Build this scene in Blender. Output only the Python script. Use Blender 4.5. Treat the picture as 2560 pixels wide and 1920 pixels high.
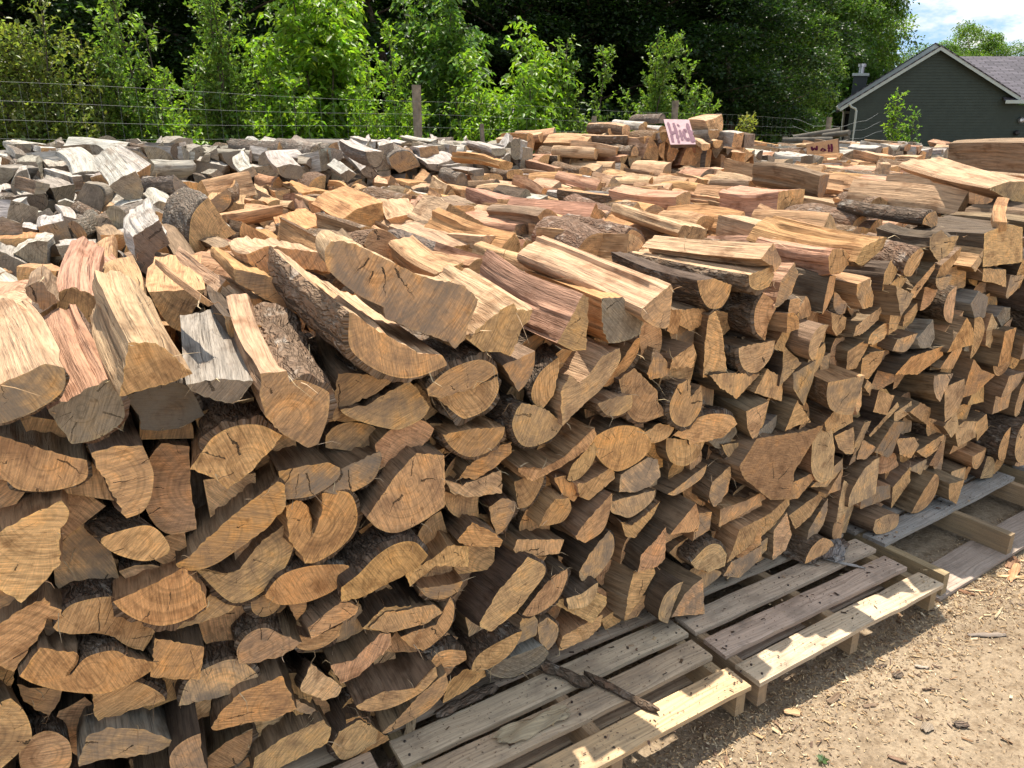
import bpy, bmesh, math, random
import numpy as np
from mathutils import Vector, Matrix

for o in list(bpy.data.objects):
    bpy.data.objects.remove(o)
SC = bpy.context.scene
COL = SC.collection
R = math.radians

# ------------------------------------------------------------------ camera
# world: X runs along the front of the wood pile, Y goes into the pile, Z up; ground at Z = 0
IMW, IMH, FPX = 2560.0, 1920.0, 1870.0
PITCH, YAW = R(18.9), R(31.7)
CAM = np.array([0.0, -1.578, 1.70])
FW = np.array([math.sin(YAW) * math.cos(PITCH), math.cos(YAW) * math.cos(PITCH), -math.sin(PITCH)])
RT = np.array([math.cos(YAW), -math.sin(YAW), 0.0])
UP = np.cross(RT, FW)
cd = bpy.data.cameras.new("camera")
cam = bpy.data.objects.new("camera", cd)
COL.objects.link(cam)
cd.sensor_fit = 'HORIZONTAL'
cd.sensor_width = 36.0
cd.lens = 36.0 * FPX / IMW
cd.clip_start = 0.05
cd.clip_end = 600.0
cam.matrix_world = Matrix(((RT[0], UP[0], -FW[0], CAM[0]), (RT[1], UP[1], -FW[1], CAM[1]),
                           (RT[2], UP[2], -FW[2], CAM[2]), (0, 0, 0, 1)))
SC.camera = cam

# ------------------------------------------------------------------ sky, sun, exposure
SUN_ELEV, SUN_AZ = R(72.5), R(34)      # azimuth from +Y towards +X, where the sun stands
wd = bpy.data.worlds.new("World")
SC.world = wd
wd.use_nodes = True
wn, wl = wd.node_tree.nodes, wd.node_tree.links
wn.clear()
w_out = wn.new('ShaderNodeOutputWorld')
w_bg = wn.new('ShaderNodeBackground')
w_sky = wn.new('ShaderNodeTexSky')
w_sky.sky_type = 'NISHITA'
w_sky.sun_disc = False
w_sky.sun_elevation = SUN_ELEV
w_sky.sun_rotation = SUN_AZ
w_sky.air_density = 1.0
w_sky.dust_density = 0.3
w_bg.inputs['Strength'].default_value = 0.15
w_co = wn.new('ShaderNodeTexCoord')
w_mp = wn.new('ShaderNodeMapping')
w_mp.inputs['Scale'].default_value = (2.0, 2.0, 5.0)
w_no = wn.new('ShaderNodeTexNoise')
w_no.inputs['Scale'].default_value = 2.2
w_no.inputs['Detail'].default_value = 7
w_no.inputs['Roughness'].default_value = 0.6
w_rp = wn.new('ShaderNodeValToRGB')
w_rp.color_ramp.elements[0].position = 0.30
w_rp.color_ramp.elements[1].position = 0.48
w_mx = wn.new('ShaderNodeMix')
w_mx.data_type = 'RGBA'
w_n2 = wn.new('ShaderNodeTexNoise')
w_n2.inputs['Scale'].default_value = 5.0
w_n2.inputs['Detail'].default_value = 8
w_n2.inputs['Roughness'].default_value = 0.62
w_r2 = wn.new('ShaderNodeValToRGB')
w_r2.color_ramp.elements[0].position = 0.41
w_r2.color_ramp.elements[0].color = (0.38, 0.575, 0.82, 1)      # thin cloud, blue showing through
w_r2.color_ramp.elements[1].position = 0.60
w_r2.color_ramp.elements[1].color = (1.0, 0.965, 0.91, 1)       # thick white cloud
w_sc = wn.new('ShaderNodeVectorMath')
w_sc.operation = 'SCALE'
w_sc.inputs['Scale'].default_value = 2.6
wl.new(w_mp.outputs['Vector'], w_n2.inputs['Vector'])
wl.new(w_n2.outputs['Fac'], w_r2.inputs['Fac'])
wl.new(w_r2.outputs['Color'], w_sc.inputs[0])
wl.new(w_sc.outputs['Vector'], w_mx.inputs['B'])
wl.new(w_co.outputs['Generated'], w_mp.inputs['Vector'])
wl.new(w_mp.outputs['Vector'], w_no.inputs['Vector'])
wl.new(w_no.outputs['Fac'], w_rp.inputs['Fac'])
wl.new(w_rp.outputs['Color'], w_mx.inputs['Factor'])
wl.new(w_sky.outputs['Color'], w_mx.inputs['A'])
wl.new(w_mx.outputs['Result'], w_bg.inputs['Color'])
wl.new(w_bg.outputs['Background'], w_out.inputs['Surface'])
sd = bpy.data.lights.new("sun", 'SUN')
sd.energy = 2.6
sd.angle = R(0.53)
sd.color = (1.0, 0.92, 0.80)
sun = bpy.data.objects.new("sun", sd)
COL.objects.link(sun)
sv = Vector((math.sin(SUN_AZ) * math.cos(SUN_ELEV), math.cos(SUN_AZ) * math.cos(SUN_ELEV), math.sin(SUN_ELEV)))
sun.rotation_euler = sv.to_track_quat('Z', 'Y').to_euler()
sun.location = sv * 40
SC.view_settings.view_transform = 'Standard'
SC.view_settings.look = 'None'
SC.view_settings.exposure = 1.8
SC.view_settings.gamma = 1.0
SC.view_settings.use_curve_mapping = False
SC.cycles.max_bounces = 4
SC.cycles.diffuse_bounces = 3
SC.cycles.glossy_bounces = 1
SC.cycles.transmission_bounces = 3
SC.cycles.use_adaptive_sampling = True
SC.cycles.adaptive_threshold = 0.02
SC.cycles.use_denoising = True

# ------------------------------------------------------------------ measuring helpers
TILES = dict(A=(0, 500, .4521), B=(0, 1170, .4521), C=(900, 500, .4521), D=(900, 1170, .4521),
             E=(1760, 340, .3617), G=(1760, 940, .3617), H=(0, 320, .2893), I=(640, 320, .2893),
             J=(1280, 440, .2893), K=(1920, 320, .2893))


def px(t, p):
    a, b, s = TILES[t]
    return (a + p[0] * s, b + p[1] * s)


def ray(p):
    return FW * FPX + RT * (p[0] - 1280.0) + UP * (960.0 - p[1])


def on_z(p, z):
    d = ray(p)
    return CAM + d * ((z - CAM[2]) / d[2])


def on_y(p, y):
    d = ray(p)
    return CAM + d * ((y - CAM[1]) / d[1])


def proj(P):
    v = np.asarray(P) - CAM
    z = v @ FW
    return (1280.0 + FPX * (v @ RT) / z, 960.0 - FPX * (v @ UP) / z)


def at(fwd, right, z):
    """a point given as metres ahead of and to the right of the photographer, and height"""
    return np.array([CAM[0] + fwd * math.sin(YAW) + right * math.cos(YAW),
                     CAM[1] + fwd * math.cos(YAW) - right * math.sin(YAW), z])


def at_px(x, fwd, z):
    return at(fwd, (x - 1280.0) / 1976.0 * fwd, z)


# ------------------------------------------------------------------ materials
MATS = {}


class NT:
    def __init__(s, name, rough=0.85, spec=0.2):
        s.m = bpy.data.materials.new(name)
        s.m.use_nodes = True
        s.n, s.l = s.m.node_tree.nodes, s.m.node_tree.links
        s.b = s.n['Principled BSDF']
        s.out = s.n['Material Output']
        s.b.inputs['Roughness'].default_value = rough
        s.b.inputs['Specular IOR Level'].default_value = spec
        MATS[name] = s.m

    def _in(s, node, i, v):
        if v is None:
            return
        if hasattr(v, 'is_output') or isinstance(v, bpy.types.NodeSocket):
            s.l.new(v, node.inputs[i])
        else:
            node.inputs[i].default_value = v

    def math(s, op, a, b=None, c=None, clamp=False):
        n = s.n.new('ShaderNodeMath')
        n.operation = op
        n.use_clamp = clamp
        s._in(n, 0, a)
        s._in(n, 1, b)
        s._in(n, 2, c)
        return n.outputs[0]

    def attr(s, name, kind='GEOMETRY'):
        n = s.n.new('ShaderNodeAttribute')
        n.attribute_name = name
        n.attribute_type = kind
        return n

    def sep(s, v):
        n = s.n.new('ShaderNodeSeparateXYZ')
        s._in(n, 0, v)
        return n.outputs

    def comb(s, x, y, z):
        n = s.n.new('ShaderNodeCombineXYZ')
        s._in(n, 0, x)
        s._in(n, 1, y)
        s._in(n, 2, z)
        return n.outputs[0]

    def noise(s, v, scale=1.0, detail=3.0, rough=0.55, dist=0.0, out='Fac'):
        n = s.n.new('ShaderNodeTexNoise')
        s._in(n, 'Vector', v)
        n.inputs['Scale'].default_value = scale
        n.inputs['Detail'].default_value = detail
        n.inputs['Roughness'].default_value = rough
        n.inputs['Distortion'].default_value = dist
        return n.outputs[out]

    def voro(s, v, scale=1.0, feature='F1', rnd=1.0):
        n = s.n.new('ShaderNodeTexVoronoi')
        n.feature = feature
        s._in(n, 'Vector', v)
        n.inputs['Scale'].default_value = scale
        n.inputs['Randomness'].default_value = rnd
        return n.outputs['Distance']

    def white(s, w):
        n = s.n.new('ShaderNodeTexWhiteNoise')
        n.noise_dimensions = '1D'
        s._in(n, 'W', w)
        return n.outputs['Value']

    def ramp(s, f, *stops):
        n = s.n.new('ShaderNodeValToRGB')
        s._in(n, 0, f)
        el = n.color_ramp.elements
        while len(el) < len(stops):
            el.new(0.5)
        for e, (p, c) in zip(el, stops):
            e.position = p
            e.color = (c, c, c, 1) if isinstance(c, (int, float)) else (*c, 1)
        return n.outputs[0]

    def mix(s, f, a, b, mode='MIX'):
        n = s.n.new('ShaderNodeMix')
        n.data_type = 'RGBA'
        n.blend_type = mode
        s._in(n, 0, f)
        for i, v in ((6, a), (7, b)):
            if isinstance(v, (tuple, list)):
                v = (*v, 1) if len(v) == 3 else v
            elif isinstance(v, (int, float)):
                v = (v, v, v, 1)
            s._in(n, i, v)
        return n.outputs[2]

    def mrange(s, v, a, b, c=0.0, d=1.0):
        n = s.n.new('ShaderNodeMapRange')
        s._in(n, 0, v)
        for i, k in enumerate((a, b, c, d)):
            n.inputs[i + 1].default_value = k
        return n.outputs[0]

    def bump(s, h, strength=0.5, dist=0.01, normal=None):
        n = s.n.new('ShaderNodeBump')
        n.inputs['Strength'].default_value = strength
        n.inputs['Distance'].default_value = dist
        s._in(n, 'Height', h)
        if normal is not None:
            s._in(n, 'Normal', normal)
        return n.outputs[0]

    def done(s, color=None, normal=None, rough=None):
        if color is not None:
            s._in(s.b, 'Base Color', color if not isinstance(color, tuple) else (*color, 1))
        if normal is not None:
            s._in(s.b, 'Normal', normal)
        if rough is not None:
            s._in(s.b, 'Roughness', rough)
        return s.m


def mat_split():
    t = NT('split_wood')
    g = t.sep(t.attr('grain').outputs['Vector'])
    ti = t.attr('tint')
    seed = t.math('MULTIPLY', ti.outputs['Alpha'], 57.0)
    patch = t.noise(t.comb(t.math('MULTIPLY', g[0], 13.0), t.math('MULTIPLY', g[1], 8.0), seed), 1.0, 3, 0.65)
    s2 = t.math('ADD', g[0], t.math('MULTIPLY', t.math('SUBTRACT', patch, 0.5), 0.009))
    fine = t.noise(t.comb(t.math('MULTIPLY', s2, 300.0), t.math('MULTIPLY', g[1], 11.0), seed), 1.0, 3, 0.65)
    broad = t.noise(t.comb(t.math('MULTIPLY', s2, 70.0), t.math('MULTIPLY', g[1], 6.0), seed), 1.0, 2)
    f1 = t.ramp(fine, (0.30, 0.55), (0.50, 0.98), (0.72, 1.18))
    f2 = t.ramp(broad, (0.32, 0.70), (0.60, 1.08))
    c = t.mix(1.0, ti.outputs['Color'], f1, 'MULTIPLY')
    c = t.mix(1.0, c, f2, 'MULTIPLY')
    c = t.mix(t.ramp(patch, (0.53, 0.0), (0.68, 0.8)), c, t.mix(1.0, c, (0.52, 0.44, 0.38), 'MULTIPLY'))
    c = t.mix(t.ramp(patch, (0.30, 0.5), (0.44, 0.0)), c, t.mix(1.0, c, (1.25, 1.27, 1.30), 'MULTIPLY'))
    crack = t.ramp(t.noise(t.comb(t.math('MULTIPLY', s2, 140.0), t.math('MULTIPLY', g[1], 2.6), t.math('ADD', seed, 9.0)), 1.0, 2), (0.27, 1.0), (0.325, 0.0))
    c = t.mix(t.math('MULTIPLY', crack, 0.62), c, (0.07, 0.05, 0.035))
    h = t.math('ADD', t.math('MULTIPLY', fine, 0.8), t.math('SUBTRACT', t.math('MULTIPLY', broad, 0.9), t.math('MULTIPLY', crack, 0.7)))
    return t.done(c, t.bump(h, 1.0, 0.006), 0.82)


def mat_end():
    t = NT('sawn_end_grain')
    g = t.sep(t.attr('grain').outputs['Vector'])
    ti = t.attr('tint')
    seed = t.math('MULTIPLY', ti.outputs['Alpha'], 91.0)
    uv = t.comb(g[0], g[1], seed)
    r = t.math('SQRT', t.math('ADD', t.math('POWER', g[0], 2.0), t.math('POWER', g[1], 2.0)))
    ang = t.math('ARCTAN2', g[1], g[0])
    big = t.noise(uv, 15.0, 4, 0.62)
    med = t.noise(uv, 55.0, 3, 0.6)
    rw = t.math('ADD', r, t.math('MULTIPLY', big, 0.016))
    ring2 = t.noise(t.comb(t.math('MULTIPLY', rw, 150.0), seed, 0.0), 1.0, 2)
    # chainsaw scoring: streaks in one direction that differs from log to log
    sa = t.math('MULTIPLY', seed, 3.7)
    cs, sn = t.math('COSINE', sa), t.math('SINE', sa)
    a = t.math('ADD', t.math('MULTIPLY', g[0], cs), t.math('MULTIPLY', g[1], sn))
    b = t.math('SUBTRACT', t.math('MULTIPLY', g[1], cs), t.math('MULTIPLY', g[0], sn))
    saw = t.noise(t.comb(t.math('MULTIPLY', a, 330.0), t.math('MULTIPLY', b, 22.0), seed), 1.0, 2)
    rays = t.noise(t.comb(t.math('MULTIPLY', ang, 60.0), t.math('MULTIPLY', r, 30.0), seed), 1.0, 2)
    c = t.mix(1.0, ti.outputs['Color'], t.ramp(saw, (0.30, 0.62), (0.65, 1.14)), 'MULTIPLY')
    c = t.mix(1.0, c, t.ramp(rays, (0.3, 0.80), (0.65, 1.08)), 'MULTIPLY')
    c = t.mix(1.0, c, t.ramp(ring2, (0.33, 0.74), (0.5, 1.0), (0.7, 1.10)), 'MULTIPLY')
    c = t.mix(t.ramp(big, (0.50, 0.0), (0.66, 0.85)), c, t.mix(1.0, c, (0.56, 0.50, 0.46), 'MULTIPLY'))
    c = t.mix(t.ramp(big, (0.30, 0.75), (0.45, 0.0)), c, t.mix(1.0, c, (1.28, 1.16, 0.98), 'MULTIPLY'))
    c = t.mix(t.ramp(med, (0.60, 0.0), (0.72, 0.6)), c, t.mix(1.0, c, (0.45, 0.40, 0.36), 'MULTIPLY'))
    # sapwood rim paler and ragged, with a dark torn edge
    edge = t.math('ADD', g[2], t.math('MULTIPLY', t.math('SUBTRACT', med, 0.5), 1.5))
    c = t.mix(t.ramp(edge, (0.45, 0.0), (0.8, 0.65)), c, t.mix(1.0, c, (1.22, 1.26, 1.15), 'MULTIPLY'))
    c = t.mix(t.ramp(edge, (1.0, 0.0), (1.18, 0.85)), c, (0.10, 0.07, 0.045))
    # drying cracks: radial, each with its own start, end and strength
    K = 15.0
    kv = t.math('ADD', t.math('MULTIPLY', t.white(t.math('MULTIPLY', seed, 7.7)), 1.1), 0.45)
    aw = t.math('ADD', t.math('MULTIPLY', t.math('MULTIPLY', ang, kv), K / 6.2832), t.math('ADD', t.math('MULTIPLY', med, 0.45), t.math('MULTIPLY', big, 0.8)))
    cell = t.math('FLOOR', aw)
    fr = t.math('ABSOLUTE', t.math('SUBTRACT', t.math('FRACT', aw), 0.5))
    dist = t.math('MULTIPLY', t.math('MULTIPLY', fr, 6.2832 / K), r)
    k1 = t.white(t.math('ADD', cell, t.math('MULTIPLY', seed, 11.3)))
    k2 = t.white(t.math('ADD', cell, t.math('MULTIPLY', seed, 23.9)))
    k3 = t.white(t.math('ADD', cell, t.math('MULTIPLY', seed, 5.1)))
    wdt = t.math('MULTIPLY', t.math('SUBTRACT', k1, t.math('ADD', 0.12, t.math('MULTIPLY', t.white(t.math('MULTIPLY', seed, 3.3)), 0.5))), 0.0030)
    r0 = t.math('ADD', t.math('MULTIPLY', k2, 0.085), 0.016)
    r1 = t.math('ADD', r0, t.math('ADD', t.math('MULTIPLY', k3, 0.075), 0.018))
    inside = t.math('MULTIPLY', t.math('GREATER_THAN', r, r0), t.math('LESS_THAN', r, r1))
    fade = t.math('MULTIPLY', t.math('SUBTRACT', r1, r), 20.0, clamp=True)
    line = t.math('MULTIPLY', t.math('LESS_THAN', dist, t.math('MULTIPLY', wdt, fade)), inside)
    grey = t.math('MULTIPLY', t.math('POWER', t.white(t.math('MULTIPLY', seed, 13.1)), 2.2), t.ramp(big, (0.35, 0.0), (0.6, 0.75)))
    c = t.mix(grey, c, (0.25, 0.215, 0.17))
    c = t.mix(t.math('MULTIPLY', line, 0.92), c, (0.03, 0.02, 0.013))
    h = t.math('SUBTRACT', t.math('ADD', t.math('MULTIPLY', saw, 0.9), t.math('MULTIPLY', med, 0.9)), t.math('MULTIPLY', line, 1.2))
    return t.done(c, t.bump(h, 0.7, 0.004), 0.8)


def mat_bark():
    t = NT('bark', 0.92, 0.15)
    g = t.sep(t.attr('grain').outputs['Vector'])
    ti = t.attr('tint')
    seed = t.math('MULTIPLY', ti.outputs['Alpha'], 33.0)
    warp = t.noise(t.comb(t.math('MULTIPLY', g[0], 40.0), t.math('MULTIPLY', g[1], 30.0), seed), 1.0, 2)
    s2 = t.math('ADD', g[0], t.math('MULTIPLY', warp, 0.022))
    n1 = t.noise(t.comb(t.math('MULTIPLY', s2, 110.0), t.math('MULTIPLY', g[1], 26.0), seed), 1.0, 4, 0.65)
    fur = t.math('ABSOLUTE', t.math('SUBTRACT', t.noise(t.comb(t.math('MULTIPLY', s2, 75.0), t.math('MULTIPLY', g[1], 15.0), t.math('ADD', seed, 3.0)), 1.0, 2), 0.5))
    lich = t.noise(t.comb(t.math('MULTIPLY', g[0], 20.0), t.math('MULTIPLY', g[1], 14.0), seed), 1.0, 4, 0.65)
    c = t.mix(t.ramp(n1, (0.32, 0.0), (0.68, 1.0)), (0.052, 0.038, 0.028), (0.20, 0.145, 0.105))
    c = t.mix(t.ramp(warp, (0.52, 0.0), (0.68, 0.55)), c, (0.17, 0.085, 0.048))
    c = t.mix(t.ramp(lich, (0.55, 0.0), (0.68, 0.75)), c, (0.36, 0.33, 0.285))
    c = t.mix(t.ramp(fur, (0.0, 0.75), (0.055, 0.0)), c, (0.02, 0.015, 0.011))
    c = t.mix(0.22, c, ti.outputs['Color'])
    h = t.math('ADD', t.ramp(fur, (0.0, 0.0), (0.12, 1.0)), n1)
    return t.done(c, t.bump(h, 1.0, 0.008), 0.93)


def mat_board():
    t = NT('pallet_board')
    g = t.sep(t.attr('grain').outputs['Vector'])
    ti = t.attr('tint')
    seed = t.math('MULTIPLY', ti.outputs['Alpha'], 77.0)
    wob = t.noise(t.comb(t.math('MULTIPLY', g[0], 14.0), t.math('MULTIPLY', g[1], 2.6), seed), 1.0, 2)
    s2 = t.math('ADD', g[0], t.math('MULTIPLY', wob, 0.05))
    fine = t.noise(t.comb(t.math('MULTIPLY', s2, 190.0), t.math('MULTIPLY', g[1], 4.0), seed), 1.0, 4)
    cath = t.math('SINE', t.math('MULTIPLY', s2, 420.0))
    dirt = t.noise(t.comb(t.math('MULTIPLY', g[0], 12.0), t.math('MULTIPLY', g[1], 6.0), seed), 1.0, 5, 0.65)
    spk = t.noise(t.comb(t.math('MULTIPLY', g[0], 130.0), t.math('MULTIPLY', g[1], 90.0), seed), 1.0, 3)
    c = t.mix(1.0, ti.outputs['Color'], t.ramp(fine, (0.3, 0.62), (0.55, 1.0), (0.75, 1.12)), 'MULTIPLY')
    c = t.mix(t.math('MULTIPLY', t.ramp(cath, (0.0, 0.0), (1.0, 1.0)), 0.14), c, t.mix(1.0, ti.outputs['Color'], (0.55, 0.46, 0.38), 'MULTIPLY'))
    c = t.mix(t.ramp(dirt, (0.48, 0.0), (0.70, 0.65)), c, (0.16, 0.125, 0.095))
    c = t.mix(t.ramp(spk, (0.62, 0.0), (0.70, 0.55)), c, (0.07, 0.05, 0.038))
    h = t.math('ADD', fine, t.math('MULTIPLY', dirt, 0.5))
    return t.done(c, t.bump(h, 0.5, 0.003), 0.85)


def mat_ground():
    t = NT('dirt', 0.95, 0.1)
    tc = t.n.new('ShaderNodeTexCoord').outputs['Object']
    n1 = t.noise(tc, 1.3, 5, 0.6)
    n2 = t.noise(tc, 22.0, 6, 0.65)
    n3 = t.noise(tc, 90.0, 4, 0.6)
    damp = t.noise(tc, 4.2, 4, 0.6)
    v1 = t.voro(tc, 110.0)
    v2 = t.voro(tc, 190.0)
    c = t.mix(t.ramp(n1, (0.35, 0.0), (0.65, 1.0)), (0.265, 0.200, 0.134), (0.34, 0.264, 0.18))
    c = t.mix(t.ramp(n2, (0.36, 0.7), (0.50, 0.0)), c, (0.165, 0.115, 0.07))
    c = t.mix(t.ramp(damp, (0.50, 0.0), (0.66, 0.45)), c, (0.19, 0.138, 0.09))
    c = t.mix(t.ramp(v1, (0.10, 0.6), (0.2, 0.0)), c, (0.40, 0.30, 0.185))
    c = t.mix(t.ramp(v2, (0.08, 0.6), (0.16, 0.0)), c, (0.16, 0.10, 0.06))
    c = t.mix(1.0, c, t.ramp(n3, (0.3, 0.72), (0.65, 1.12)), 'MULTIPLY')
    h = t.math('ADD', t.math('MULTIPLY', n2, 1.0), t.math('MULTIPLY', n3, 0.5))
    return t.done(c, t.bump(h, 1.0, 0.014), 0.95)


def mat_tinted(name, rough=0.9, scale=40.0, lo=0.7, hi=1.15, bump=0.4):
    """colour from the tint attribute, mottled"""
    t = NT(name, rough, 0.15)
    ti = t.attr('tint')
    tc = t.n.new('ShaderNodeTexCoord').outputs['Object']
    n = t.noise(tc, scale, 4, 0.6)
    c = t.mix(1.0, ti.outputs['Color'], t.ramp(n, (0.3, lo), (0.7, hi)), 'MULTIPLY')
    return t.done(c, t.bump(n, bump, 0.004), rough)


def mat_leaf():
    t = NT('leaf', 0.42, 0.35)
    ti = t.attr('tint')
    c = ti.outputs['Color']
    t._in(t.b, 'Base Color', c)
    tr = t.n.new('ShaderNodeBsdfTranslucent')
    t._in(tr, 'Color', t.mix(1.0, c, (1.25, 1.30, 0.55), 'MULTIPLY'))
    mx = t.n.new('ShaderNodeMixShader')
    mx.inputs[0].default_value = 0.5
    t.l.new(t.b.outputs[0], mx.inputs[1])
    t.l.new(tr.outputs[0], mx.inputs[2])
    t.l.new(mx.outputs[0], t.out.inputs['Surface'])
    return t.m


def mat_plain(name, col, rough=0.6, spec=0.3, metal=0.0, nscale=0.0, lo=0.8, hi=1.1, bump=0.0):
    t = NT(name, rough, spec)
    t.b.inputs['Metallic'].default_value = metal
    if nscale:
        tc = t.n.new('ShaderNodeTexCoord').outputs['Object']
        n = t.noise(tc, nscale, 4, 0.6)
        c = t.mix(1.0, col, t.ramp(n, (0.3, lo), (0.7, hi)), 'MULTIPLY')
        return t.done(c, t.bump(n, bump, 0.01) if bump else None)
    return t.done(col)


def mat_shingle():
    t = NT('roof_shingles', 0.9, 0.2)
    g = t.sep(t.attr('grain').outputs['Vector'])
    br = t.n.new('ShaderNodeTexBrick')
    t._in(br, 'Vector', t.comb(g[0], g[1], 0.0))
    br.inputs['Scale'].default_value = 1.0
    br.inputs['Brick Width'].default_value = 0.42
    br.inputs['Row Height'].default_value = 0.17
    br.inputs['Mortar Size'].default_value = 0.014
    br.inputs['Color1'].default_value = (0.085, 0.078, 0.088, 1)
    br.inputs['Color2'].default_value = (0.135, 0.122, 0.138, 1)
    br.inputs['Mortar'].default_value = (0.035, 0.032, 0.036, 1)
    n = t.noise(t.attr('grain').outputs['Vector'], 14.0, 4)
    c = t.mix(1.0, br.outputs['Color'], t.ramp(n, (0.3, 0.8), (0.7, 1.15)), 'MULTIPLY')
    return t.done(c, t.bump(br.outputs['Fac'], 0.4, 0.01), 0.92)


M_SPLIT, M_END, M_BARK, M_BOARD, M_DIRT, M_LEAF = mat_split(), mat_end(), mat_bark(), mat_board(), mat_ground(), mat_leaf()
M_CHIP = mat_tinted('wood_chip')
M_TRUNK = mat_plain('tree_bark', (0.085, 0.066, 0.05), 0.95, 0.1, 0, 9.0, 0.5, 1.4, 0.8)
M_POST = mat_plain('weathered_post', (0.25, 0.20, 0.145), 0.9, 0.15, 0, 14.0, 0.55, 1.2, 0.6)
M_RAIL = mat_plain('old_rail', (0.13, 0.115, 0.095), 0.95, 0.1, 0, 9.0, 0.6, 1.2, 0.4)
M_NAIL = mat_plain('nail_steel', (0.07, 0.055, 0.05), 0.6, 0.4, 0.5)
M_WIRE = mat_plain('galvanised_wire', (0.22, 0.23, 0.22), 0.6, 0.3, 0.0)
M_SIDING = mat_plain('green_siding', (0.036, 0.047, 0.038), 0.75, 0.25, 0, 3.0, 0.88, 1.08)
M_SIDING2 = mat_plain('dark_siding', (0.036, 0.044, 0.044), 0.75, 0.25, 0, 3.0, 0.88, 1.08)
M_TRIM = mat_plain('pale_trim', (0.33, 0.37, 0.34), 0.55, 0.35, 0, 5.0, 0.92, 1.05)
M_SOFFIT = mat_plain('dark_soffit', (0.10, 0.10, 0.12), 0.8, 0.2)
M_METAL = mat_plain('flue_metal', (0.45, 0.46, 0.48), 0.35, 0.5, 0.8)
M_GLASS = mat_plain('door_glass', (0.02, 0.025, 0.03), 0.08, 0.6)
M_BLACK = mat_plain('black_plastic', (0.015, 0.015, 0.016), 0.5, 0.4)
M_ROOF = mat_shingle()
M_SIGN = mat_plain('pale_sign_board', (0.42, 0.27, 0.275), 0.7, 0.25, 0, 26.0, 0.82, 1.08, 0.2)
M_SIGNW = mat_plain('bare_sign_board', (0.47, 0.31, 0.18), 0.8, 0.2, 0, 18.0, 0.75, 1.1, 0.3)
M_SIGNE = mat_plain('sign_edge', (0.16, 0.11, 0.08), 0.9, 0.1, 0, 20.0, 0.7, 1.2)
M_PAINT = mat_plain('purple_spray_paint', (0.085, 0.005, 0.036), 0.6, 0.3, 0, 34.0, 0.7, 1.25)


# ------------------------------------------------------------------ object helpers
def tag(o, label=None, cat=None, group=None, kind=None):
    for k, v in (('label', label), ('category', cat), ('group', group), ('kind', kind)):
        if v:
            o[k] = v
    return o


def empty(name, loc=(0, 0, 0), **kw):
    o = bpy.data.objects.new(name, None)
    o.empty_display_size = 0.1
    COL.objects.link(o)
    o.location = loc
    return tag(o, **kw)


def set_attr(me, tint=None, grain=None):
    n = len(me.vertices)
    if tint is not None:
        a = me.attributes.new('tint', 'FLOAT_COLOR', 'POINT')
        t = np.asarray(tint, dtype=np.float32)
        if t.ndim == 1:
            t = np.tile(t, (n, 1))
        a.data.foreach_set('color', t.ravel())
    if grain is not None:
        a = me.attributes.new('grain', 'FLOAT_VECTOR', 'POINT')
        a.data.foreach_set('vector', np.asarray(grain, dtype=np.float32).ravel())


def mesh_obj(name, verts, faces, mats, parent=None, tint=None, grain=None, mi=None, smooth=None, origin=None):
    me = bpy.data.meshes.new(name)
    V = np.asarray(verts, dtype=float)
    if origin is not None:
        V = V - np.asarray(origin, dtype=float)
    me.from_pydata(V.tolist(), [], faces)
    for m in (mats if isinstance(mats, (list, tuple)) else [mats]):
        me.materials.append(m)
    if mi is not None:
        me.polygons.foreach_set('material_index', np.asarray(mi, dtype=np.int32))
    set_attr(me, tint, grain)
    if smooth is not None:
        me.polygons.foreach_set('use_smooth', np.ones(len(me.polygons), dtype=bool))
        me.update()
        me.set_sharp_from_angle(angle=R(smooth))
    me.update()
    o = bpy.data.objects.new(name, me)
    COL.objects.link(o)
    if origin is not None and parent is None:
        o.location = origin
    if parent is not None:
        o.parent = parent
    return o


def box_mesh(p0, p1):
    x0, y0, z0 = p0
    x1, y1, z1 = p1
    v = [(x0, y0, z0), (x1, y0, z0), (x1, y1, z0), (x0, y1, z0), (x0, y0, z1), (x1, y0, z1), (x1, y1, z1), (x0, y1, z1)]
    f = [(3, 2, 1, 0), (4, 5, 6, 7), (0, 1, 5, 4), (1, 2, 6, 5), (2, 3, 7, 6), (3, 0, 4, 7)]
    return v, f


def prism(poly, off):
    """closed prism: polygon of 3D points plus the same shifted by off"""
    n = len(poly)
    v = [tuple(p) for p in poly] + [tuple(np.asarray(p) + off) for p in poly]
    f = [tuple(range(n - 1, -1, -1)), tuple(range(n, 2 * n))]
    f += [(i, (i + 1) % n, n + (i + 1) % n, n + i) for i in range(n)]
    return v, f


def tube(pts, radii, k=6):
    """verts, faces of a tube along a polyline"""
    P = np.asarray(pts, dtype=float)
    n = len(P)
    T = np.gradient(P, axis=0)
    T /= np.linalg.norm(T, axis=1)[:, None] + 1e-9
    ref = np.array([0.0, 0.0, 1.0]) if abs(T[0][2]) < 0.9 else np.array([1.0, 0.0, 0.0])
    A = np.cross(T, ref)
    A /= np.linalg.norm(A, axis=1)[:, None] + 1e-9
    B = np.cross(T, A)
    th = np.linspace(0, 2 * math.pi, k, endpoint=False)
    rr = np.broadcast_to(np.asarray(radii, dtype=float), (n,))
    V = P[:, None, :] + rr[:, None, None] * (np.cos(th)[None, :, None] * A[:, None, :] + np.sin(th)[None, :, None] * B[:, None, :])
    F = []
    for i in range(n - 1):
        for j in range(k):
            j2 = (j + 1) % k
            F.append((i * k + j, i * k + j2, (i + 1) * k + j2, (i + 1) * k + j))
    F.append(tuple(range(k - 1, -1, -1)))
    F.append(tuple((n - 1) * k + j for j in range(k)))
    return V.reshape(-1, 3), F


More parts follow.
